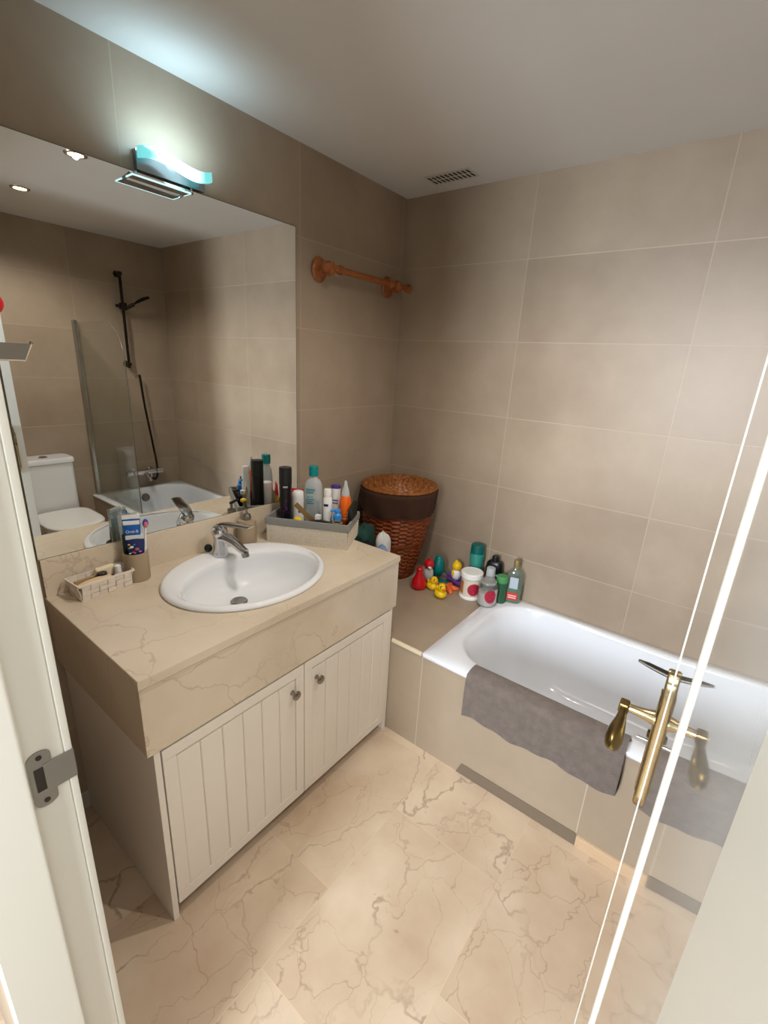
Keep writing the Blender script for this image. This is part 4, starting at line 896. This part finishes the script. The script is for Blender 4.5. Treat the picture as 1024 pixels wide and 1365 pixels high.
# purple boat with a chick
bo = thing('bath_boat', 'purple oval bath boat carrying a yellow and white chick', 'bath toy', (0.520, -0.062, ZL), math.radians(-22))
bo.scale = (1.0, 1.0, 1.08)
bm = new_bm(); loft(bm, [[(a_ * math.cos(2 * PI * k / 32), b_ * math.sin(2 * PI * k / 32), z) for k in range(32)] for z, a_, b_ in ((0.0, 0.040, 0.022), (0.006, 0.056, 0.033), (0.022, 0.068, 0.040), (0.028, 0.068, 0.040), (0.029, 0.063, 0.036), (0.016, 0.054, 0.030), (0.015, 0.01, 0.01))]); finish('hull', bm, mat('toy_purple', (112, 72, 160), 0.35), bo)
bm = new_bm(); ball(bm, (0, 0, 0.050), 0.028, sq=(0.95, 0.95, 1.3)); finish('chick_body', bm, M_white, bo)
bm = new_bm(); ball(bm, (0, 0, 0.092), 0.026); ball(bm, (-0.006, 0, 0.113), 0.010); finish('chick_head', bm, M_ylw, bo, angle=2.5)
bm = new_bm(); ball(bm, (0.024, 0, 0.088), 0.008, sq=(1.3, 1, 0.7)); finish('chick_beak', bm, M_orb, bo)
for sg in (-1, 1):
    bm = new_bm(); ball(bm, (0.002, sg * 0.027, 0.060), 0.012, sq=(0.7, 0.5, 1.3)); finish('wing', bm, M_ylw, bo)
# orange starfish
bm = new_bm(); rr = []
for z, f in ((0.0, 0.92), (0.006, 1.0), (0.016, 0.85), (0.023, 0.45), (0.025, 0.05)):
    rr.append([((0.034 + 0.030 * (0.5 + 0.5 * math.cos(5 * a)) ** 1.3) * f * math.cos(a), (0.034 + 0.030 * (0.5 + 0.5 * math.cos(5 * a)) ** 1.3) * f * math.sin(a), z) for a in [2 * PI * k / 80 for k in range(80)]])
loft(bm, rr); o = tag(finish('toy_starfish', bm, mat('star_orange', (240, 112, 56), 0.45, bump=0.4, bscale=90), loc=(0.527, -0.155, ZL), angle=2.0), 'orange starfish bath toy lying between ducks and the white-lidded jar', 'bath toy'); o.rotation_euler = (0, 0, 0.5)

# ------------------------------------------------------------------ bottles and jars by the bath
CAMB = math.atan2(-2.0, 0.9)
def jar_print(parent, r, m):
    bm = new_bm(); n = 20
    for k in range(n):
        z0_, z1_ = 0.028 + 0.068 * k / n, 0.028 + 0.068 * (k + 1) / n; zm = ((z0_ + z1_) / 2 - 0.062) / 0.034
        w_ = 0.62 * math.sqrt(max(0.02, 1 - zm * zm)); patch(bm, r, CAMB + 0.35 - w_, CAMB + 0.35 + w_, z0_, z1_, 12, thick=0.0008)
    bmesh.ops.remove_doubles(bm, verts=bm.verts[:], dist=1e-5)
    return finish('red_print', bm, m, parent)
M_pome = mat('pomegranate_print', (172, 36, 62), 0.35, var=0.3, vscale=90)
wj = thing('lidded_jar', 'white-lidded jar with a red fruit print beside the toys', 'jar', (0.652, -0.146, ZL))
wj.scale = (0.92, 0.92, 0.97)
lath_part('jar', [(0.052, 0), (0.057, 0.004), (0.058, 0.012), (0.056, 0.016), (0.0555, 0.112), (0.052, 0.118)], mat('cream_pot', (216, 206, 188), 0.25), wj, n=44)
bm = new_bm(); lathe(bm, [(0.056, 0), (0.0600, 0.003), (0.0600, 0.014), (0.056, 0.018)], 44); finish('base_band', bm, M_white, wj)
lath_part('lid', [(0.058, 0.116), (0.061, 0.119), (0.061, 0.142), (0.058, 0.146), (0.050, 0.147), (0.049, 0.1455), (0.0001, 0.1455)], M_white, wj, n=44, cap=False)
jar_print(wj, 0.0562, M_pome)
bm = new_bm(); patch(bm, 0.0562, CAMB - 1.25, CAMB - 0.75, 0.03, 0.10); finish('amber_print', bm, mat('amber_print', (176, 110, 46), 0.5), wj)
gj = thing('glass_jar', 'clear glass jar with a silver label and red fruit print at the tub corner', 'jar', (0.757, -0.172, ZB + 0.0025))
lath_part('jar', [(0.040, 0), (0.046, 0.004), (0.047, 0.012), (0.047, 0.098), (0.043, 0.112), (0.038, 0.116), (0.036, 0.118)], M_jarg, gj, n=40)
lath_part('cap', [(0.0385, 0.116), (0.040, 0.118), (0.040, 0.126), (0.036, 0.129), (0.0001, 0.129)], mat('grey_cap', (176, 178, 176), 0.25, metal=0.5), gj, cap=False)
lath_part('contents', [(0.040, 0.004), (0.0435, 0.010), (0.0435, 0.07)], mat('pale_salts', (206, 198, 192), 0.7), gj)
jar_print(gj, 0.0475, M_pome)['label'] = 'dark red fruit print'
bm = new_bm(); patch(bm, 0.0476, CAMB + 1.0 - 0.2, CAMB + 1.75, 0.02, 0.098); finish('silver_label', bm, mat('silver_label', (190, 192, 194), 0.3, metal=0.4), gj)
gb = thing('shower_gel', 'clear and green gel bottle with a red label on the tub rim', 'bottle', (0.842, -0.055, ZB + 0.0025), math.radians(17))
M_gelg = thin_glass('gel_clear_green', (206, 224, 208), 0.3, 0.10)
def sup(w_, d_, z, n=40, e=0.7): return [(w_ * math.copysign(abs(math.cos(2 * PI * k / n)) ** e, math.cos(2 * PI * k / n)), d_ * math.copysign(abs(math.sin(2 * PI * k / n)) ** e, math.sin(2 * PI * k / n)), z) for k in range(n)]
bm = new_bm(); loft(bm, [sup(.036, .022, 0.0), sup(.039, .025, 0.004), sup(.041, .026, 0.06), sup(.041, .026, 0.135), sup(.036, .024, 0.158), sup(.024, .018, 0.172), sup(.013, .013, 0.180), sup(.0125, .0125, 0.190)]); finish('bottle', bm, M_gelg, gb, angle=1.0)
bm = new_bm(); loft(bm, [sup(.034, .020, 0.003), sup(.037, .023, 0.006), sup(.0385, .0235, 0.06), sup(.0385, .0235, 0.085)]); finish('green_gel', bm, mat('green_gel', (64, 128, 88), 0.25), gb, angle=1.0)
lath_part('cap', [(0.0135, 0.188), (0.0145, 0.190), (0.0150, 0.224), (0.0135, 0.227), (0.0001, 0.227)], mat('brass_tone_cap', (150, 132, 92), 0.3, metal=0.4), gb, cap=False)
bm = new_bm(); box(bm, -0.026, 0.026, -0.0285, -0.0265, 0.020, 0.060, 0.0008); finish('red_label', bm, mat('red_label', (206, 58, 54), 0.4), gb)
bm = new_bm()
for zz in (0.030, 0.041):
    for q in range(6): box(bm, -0.020 + q * 0.0066, -0.0155 + q * 0.0066, -0.0290, -0.0284, zz, zz + 0.006)
finish('white_print', bm, M_white, gb, smooth=False)
bm = new_bm(); box(bm, -0.020, 0.020, -0.0285, -0.0268, 0.082, 0.142, 0.0008); finish('clear_label', bm, mat('pale_blue_label', (176, 190, 200), 0.4), gb)
tg = thing('teal_bottle', 'teal shampoo bottle with a dark teal flat cap against the back wall', 'bottle', (0.622, -0.048, ZL))
lath_part('bottle', [(0.034, 0), (0.037, 0.004), (0.038, 0.06), (0.034, 0.11), (0.033, 0.13), (0.037, 0.165), (0.0385, 0.195), (0.036, 0.205)], mat('teal_translucent', (52, 140, 128), 0.25), tg)
lath_part('cap', [(0.036, 0.205), (0.037, 0.207), (0.0345, 0.248), (0.032, 0.251), (0.0001, 0.251)], mat('dark_teal_cap', (0, 92, 88), 0.35), tg, cap=False)
bb = thing('black_bottle', 'black squat-shouldered bottle with a flip cap against the back wall', 'bottle', (0.722, -0.038, ZL), math.radians(10))
bm = new_bm(); loft(bm, [sup(.040, .024, 0), sup(.043, .027, 0.004), sup(.044, .028, 0.150), sup(.041, .026, 0.172), sup(.034, .022, 0.184), sup(.018, .016, 0.190)]); finish('bottle', bm, M_black, bb, angle=1.0)
lath_part('cap', [(0.018, 0.188), (0.0185, 0.206), (0.0165, 0.213), (0.0001, 0.214)], M_black, bb, cap=False)
bm = new_bm()
for q in range(7): box(bm, 0.004 + q * 0.0047, 0.0077 + q * 0.0047, -0.0290, -0.0278, 0.112 + q * 0.0006, 0.122 + q * 0.0006)
finish('white_print', bm, mat('white_print', (200, 200, 204), 0.5), bb, smooth=False)
gn = thing('green_tube', 'light green capped bottle behind the clear glass jar', 'bottle', (0.796, -0.100, ZB + 0.0025))
lath_part('bottle', [(0.026, 0), (0.028, 0.003), (0.028, 0.11)], mat('green_bottle', (44, 88, 60), 0.3), gn)
lath_part('cap', [(0.029, 0.11), (0.0295, 0.112), (0.0285, 0.138), (0.026, 0.141), (0.0001, 0.141)], mat('light_green_cap', (74, 146, 86), 0.35), gn, cap=False)
cu_ = thing('clear_cup', 'small translucent cap standing on the bottle between lidded jar and black bottle', 'cup', (0.730, -0.098, ZL))
lath_part('bottle', [(0.024, 0), (0.026, 0.003), (0.026, 0.115), (0.020, 0.122)], mat('grey_milky', (176, 178, 176), 0.3), cu_)
lath_part('cup', [(0.0235, 0.120), (0.0225, 0.150), (0.0215, 0.168), (0.0195, 0.171), (0.0001, 0.171)], M_frostp, cu_, cap=False)

# ------------------------------------------------------------------ grey bath mat over the tub rim
bm = new_bm(); NX, NS = 420, 180; x0, x1 = 0.962, 1.512
prof_ = [(-0.672, ZB - 0.10), (-0.671, ZB - 0.05), (-0.672, ZB - 0.01), (-0.680, ZB + 0.016), (-0.700, ZB + 0.024), (-0.730, ZB + 0.024), (-0.752, ZB + 0.016), (-0.760, ZB - 0.008), (-0.762, ZB - 0.06), (-0.762, ZB - 0.12), (-0.761, ZB - 0.160)]
cv = bez([(0, a, b) for a, b in prof_], NS)
top, bot = [], []
def nz(x, s): return noise.noise(Vector((x * 11, s * 5, 0.3))) * 0.007 + noise.noise(Vector((x * 60, s * 30, 1.3))) * 0.003 + noise.noise(Vector((x * 210, s * 110, 4.3))) * 0.0032
rows = []
for i in range(NX + 1):
    x = x0 + (x1 - x0) * i / NX; r_o, r_i = [], []
    edge = min(1.0, min(i, NX - i) / 8.0)
    for j, p in enumerate(cv):
        q0 = cv[max(0, j - 1)]; q1 = cv[min(len(cv) - 1, j + 1)]; t = (q1 - q0).normalized(); n_ = Vector((0, t.z, -t.y))
        if n_.z < 0 and j < len(cv) * 0.5 and False: n_ = -n_
        s = j / (len(cv) - 1)
        th = 0.013 * math.sqrt(max(0.02, edge))
        drop = (0.008 * math.sin(x * 23) + 0.004 * math.sin(x * 61)) * max(0, s - 0.6) * 2.0
        c = p + n_ * 0.0
        r_o.append((x + (0.006 * math.sin(s * 9)) * (1 if i > NX * 0.9 else 0.4), c.y - n_.y * (th + nz(x, s)), c.z - n_.z * (th + nz(x, s)) - drop))
        r_i.append((x, c.y + n_.y * 0.004, c.z + n_.z * 0.004 - drop))
    rows.append(r_o + r_i[::-1])
loft(bm, rows)
M_towel = mat('grey_towelling', (112, 101, 94), 0.95, sheen=0.3, var=0.16, vscale=34, bump=1.0, bscale=230)
tag(finish('bath_mat', bm, M_towel, angle=3.1), 'thick grey towelling bath mat folded over the tub edge', 'bath mat')

# ------------------------------------------------------------------ far side of the room, seen in the mirror
# toilet
tx, ty = W, -1.052
to = thing('toilet', 'white close-coupled toilet on the wall opposite, seen in the mirror', 'toilet', (tx - 0.35, ty, 0))
def tl_(x, y, z): return (x - (tx - 0.35), y - ty, z)
bm = new_bm(); loft(bm, [[tl_(*p) for p in rrect(tx - .175, tx - .006, ty - .165, ty + .165, .03, z)] for z in (0.42, 0.44, 0.785)]); ck = finish('cistern', bm, M_porc, to, angle=0.8)
bm = new_bm(); loft(bm, [[tl_(*p) for p in rrect(tx - .185 - e_, tx - .003, ty - .175 - e_, ty + .175 + e_, .035, z)] for z, e_ in ((0.785, -0.004), (0.789, 0.0), (0.813, 0.0), (0.822, -0.006), (0.824, -0.02))]); finish('cistern_lid', bm, M_porc, ck, angle=0.8)
bm = new_bm(); lathe(bm, [(0.026, 0.822), (0.026, 0.828), (0.022, 0.830), (0.0001, 0.830)], 28, cap=False, cx=0.35 - 0.095, cy=0.0); finish('flush_button', bm, M_steel, ck)
def seat_ring(s, z, dx=0.0):
    pts = []
    for k in range(56):
        a = 2 * PI * k / 56; c, q = math.cos(a), math.sin(a)
        xx = -0.235 * s * math.copysign(abs(c) ** 0.55, c) if c > 0 else 0.22 * s * abs(c) ** 0.35
        pts.append((-0.085 + xx + dx, 0.178 * s * math.copysign(abs(q) ** 0.62, q), z))
    return pts
bm = new_bm(); loft(bm, [seat_ring(0.52, 0.0, 0.08), seat_ring(0.54, 0.06, 0.07), seat_ring(0.62, 0.2, 0.05), seat_ring(0.90, 0.34, 0.0), seat_ring(0.98, 0.40, 0.0), seat_ring(0.98, 0.415, 0.0)]); finish('bowl', bm, M_porc, to, angle=1.0)
bm = new_bm(); loft(bm, [seat_ring(0.985, 0.416), seat_ring(1.0, 0.419), seat_ring(1.0, 0.432), seat_ring(0.985, 0.435)]); finish('seat', bm, M_white, to, angle=1.0)
bm = new_bm(); loft(bm, [seat_ring(0.985, 0.436), seat_ring(1.0, 0.439), seat_ring(1.0, 0.450), seat_ring(0.97, 0.457), seat_ring(0.80, 0.461)]); finish('lid', bm, M_white, to, angle=1.0)
# shower screen
ss = thing('shower_screen', 'clear curved-top glass shower screen on the tub rim, seen in the mirror', 'shower screen', (W, -0.70, ZB))
bm = new_bm(); pts = [(-0.03, 0.012), (-0.745, 0.012), (-0.745, 1.05)]
for k in range(1, 17):
    a = PI / 2 * k / 16; pts.append((-0.745 + 0.24 * (1 - math.cos(a)), 1.05 + 0.235 * math.sin(a)))
pts.append((-0.03, 1.285)); loft(bm, [[(x, -0.003, z) for x, z in pts], [(x, 0.003, z) for x, z in pts]]); finish('glass_panel', bm, M_screen, ss, smooth=False)
bm = new_bm(); inner = [p for p in pts[1:]]
rail_ = [(x, z) for x, z in inner[:-1]]
tube(bm, [(x, 0, z) for x, z in rail_], 0.0038, 8); finish('edge_seal', bm, mat('seal_grey', (92, 88, 76), 0.3), ss)
bm = new_bm(); box(bm, -0.045, -0.001, -0.012, 0.012, 0.004, 1.30, 0.003); finish('wall_profile', bm, mat('aluminium', (176, 176, 170), 0.2, metal=1.0), ss)
# shower rail, handset, hose, mixer
sr = thing('shower_rail', 'dark shower rail with hand shower on the wall opposite, seen in the mirror', 'shower', (W, -0.36, 1.45))
M_sh = mat('dark_shower_metal', (44, 36, 28), 0.3, metal=0.7)
bm = new_bm(); tube(bm, [(-0.05, 0, 0.0), (-0.05, 0, 0.69)], 0.0105, 16); finish('bar', bm, M_sh, sr)
for z in (0.03, 0.675):
    bm = new_bm(); tube(bm, [(-0.001, 0, z), (-0.012, 0, z), (-0.05, 0, z), (-0.066, 0, z)], [0.024, 0.016, 0.014, 0.014], 16); finish('wall_bracket', bm, M_sh, sr)
bm = new_bm(); box(bm, -0.076, -0.028, -0.022, 0.022, 0.425, 0.475, 0.008, 3); tube(bm, [(-0.05, -0.05, 0.45), (-0.05, 0.0, 0.45)], 0.012, 12); finish('slider', bm, M_sh, sr, angle=0.8)
bm = new_bm(); tube(bm, [(-0.055, 0.0, 0.428), (-0.075, 0.03, 0.446), (-0.10, 0.062, 0.470)], [0.012, 0.012, 0.014], 14); finish('handset_grip', bm, M_sh, sr)
bm = new_bm(); tube(bm, bez([(-0.098, 0.060, 0.468), (-0.115, 0.085, 0.490), (-0.135, 0.118, 0.512), (-0.152, 0.145, 0.524), (-0.160, 0.158, 0.528)], 16), [0.014, 0.016, 0.019, 0.022, 0.025, 0.027, 0.028, 0.029, 0.029, 0.029, 0.028, 0.027, 0.026, 0.024, 0.022, 0.018, 0.010], 20, squash=0.42); finish('shower_head', bm, M_sh, sr)
hs = bez([(W - 0.052, -0.290, 1.40), (W - 0.055, -0.275, 1.15), (W - 0.06, -0.245, 0.85), (W - 0.066, -0.228, 0.64), (W - 0.068, -0.236, 0.560), (W - 0.068, -0.262, 0.535), (W - 0.068, -0.285, 0.560)], 60)
mx_ = thing('bath_mixer', 'chrome bath mixer tap with a dark hose above the tub, seen in the mirror', 'bath tap', (W, -0.335, 0.605))
bm = new_bm(); tube(bm, [(p.x - W, p.y + 0.335, p.z - 0.605) for p in hs], 0.0085, 12); finish('hose', bm, M_sh, mx_, angle=1.5)['label'] = 'dark flexible hose'
bm = new_bm(); tube(bm, [(-0.062, -0.09, 0), (-0.062, -0.04, 0), (-0.062, 0.04, 0), (-0.062, 0.09, 0)], [0.022, 0.024, 0.024, 0.022], 22); finish('body', bm, M_chrome, mx_)
for y in (-0.07, 0.07):
    bm = new_bm(); tube(bm, [(-0.0005, y, 0), (-0.008, y, 0), (-0.012, y, 0), (-0.045, y, 0)], [0.032, 0.030, 0.016, 0.016], 20); finish('wall_rose', bm, M_chrome, mx_)
for y in (-0.125, 0.125):
    bm = new_bm(); tube(bm, [(-0.062, y - 0.028, 0), (-0.062, y - 0.022, 0), (-0.062, y + 0.022, 0), (-0.062, y + 0.028, 0)], [0.020, 0.025, 0.025, 0.020], 18); finish('handle', bm, M_chrome, mx_)
bm = new_bm(); tube(bm, [(-0.07, 0, -0.01), (-0.11, 0, -0.02), (-0.15, 0, -0.04), (-0.155, 0, -0.06)], [0.017, 0.016, 0.014, 0.013], 18); finish('spout', bm, M_chrome, mx_)
bm = new_bm(); tube(bm, [(-0.066, 0.05, 0.0), (-0.066, 0.05, -0.048)], 0.011, 14); finish('hose_outlet', bm, M_chrome, mx_)

# flat grey arm on the door wall at the left edge of the frame, with a red knob above
ar = thing('towel_holder', 'flat grey towel holder with a pale rim at the left frame edge before the mirror', 'towel holder', (0.30, YF, 1.57))
bm = new_bm(); vs = [(0.0, -0.018), (0.200, -0.018), (0.215, 0.016), (0.0, 0.016)]; loft(bm, [[(-0.002, y, z) for y, z in vs], [(0.002, y, z) for y, z in vs]]); finish('plate', bm, mat('grey_metal_plate', (128, 122, 114), 0.3, metal=0.5), ar, smooth=False)
bm = new_bm(); tube(bm, [(0.0, 0.0, -0.019), (0.0, 0.200, -0.019), (0.0, 0.2165, 0.016)], 0.0024, 8); finish('pale_rim', bm, mat('pale_rim', (222, 206, 180), 0.4), ar)
bm = new_bm(); ball(bm, (0, 0.2165, 0.018), 0.0035); finish('end_pin', bm, M_steel, ar)
bm = new_bm(); box(bm, -0.012, 0.012, 0.0, 0.006, -0.03, 0.03, 0.002); finish('wall_mount', bm, M_steel, ar)
rk = thing('coat_hook', 'red round-ended hook at the left frame edge above the grey holder', 'hook', (0.30, YF, 1.662))
bm = new_bm(); tube(bm, [(0, 0.0005, 0), (0, 0.008, 0), (0, 0.012, 0), (0, 0.146, 0)], [0.02, 0.018, 0.007, 0.007], 16); finish('stem', bm, M_steel, rk)
bm = new_bm(); ball(bm, (0, 0.158, 0.0), 0.024, sq=(1, 0.9, 0.9)); finish('red_knob', bm, M_red, rk)

# ------------------------------------------------------------------ lights
def spot(name, loc, power, col, size, blend, rad):
    l = bpy.data.lights.new(name, 'SPOT'); l.energy = power; l.color = col; l.spot_size = size; l.spot_blend = blend; l.shadow_soft_size = rad
    o = bpy.data.objects.new(name, l); COL.objects.link(o); o.location = loc; return o
def area(name, loc, rot, sx_, sy_, power, col):
    l = bpy.data.lights.new(name, 'AREA'); l.shape = 'RECTANGLE'; l.size = sx_; l.size_y = sy_; l.energy = power; l.color = col
    o = bpy.data.objects.new(name, l); COL.objects.link(o); o.location = loc; o.rotation_euler = rot; return o
for x, y, lab in DLP: spot('spotlight_beam', (x, y, HC - 0.008), 29.5, (1.0, 0.925, 0.845), math.radians(150), 0.6, 0.012)
area('hall_daylight', (1.30, -3.9, 1.5), (math.radians(90), 0, 0), 0.6, 1.0, 92, (0.84, 0.92, 1.0))
area('hall_fill', (1.3, -2.9, 2.46), (0, 0, 0), 0.5, 0.5, 3, (1.0, 0.95, 0.88))  # weak fill added overhead in the unseen hall; no lamp is known there
area('mirror_lamp_glow', (0.100, -1.25, 2.156), (math.radians(180), math.radians(-38), 0), 0.03, 0.2, 0.62, (0.56, 0.84, 1.0))

# ------------------------------------------------------------------ world, camera, view
wd_ = bpy.data.worlds.new('world'); S.world = wd_; wd_.use_nodes = True
wd_.node_tree.nodes['Background'].inputs[0].default_value = (0.05, 0.05, 0.05, 1)
cam = bpy.data.cameras.new('camera'); co = bpy.data.objects.new('camera', cam); COL.objects.link(co)
co.location = (1.5711, -2.1397, 1.5841); co.rotation_mode = 'XYZ'; co.rotation_euler = (1.2603, -0.0519, 0.6622)
cam.sensor_fit = 'HORIZONTAL'; cam.sensor_width = 36.0; cam.lens = 614.39 / 1024 * 36.0; cam.clip_start = 0.005
S.camera = co
S.view_settings.view_transform = 'Standard'; S.view_settings.look = 'None'; S.view_settings.gamma = 1; S.view_settings.exposure = 0.36
S.view_settings.use_curve_mapping = False
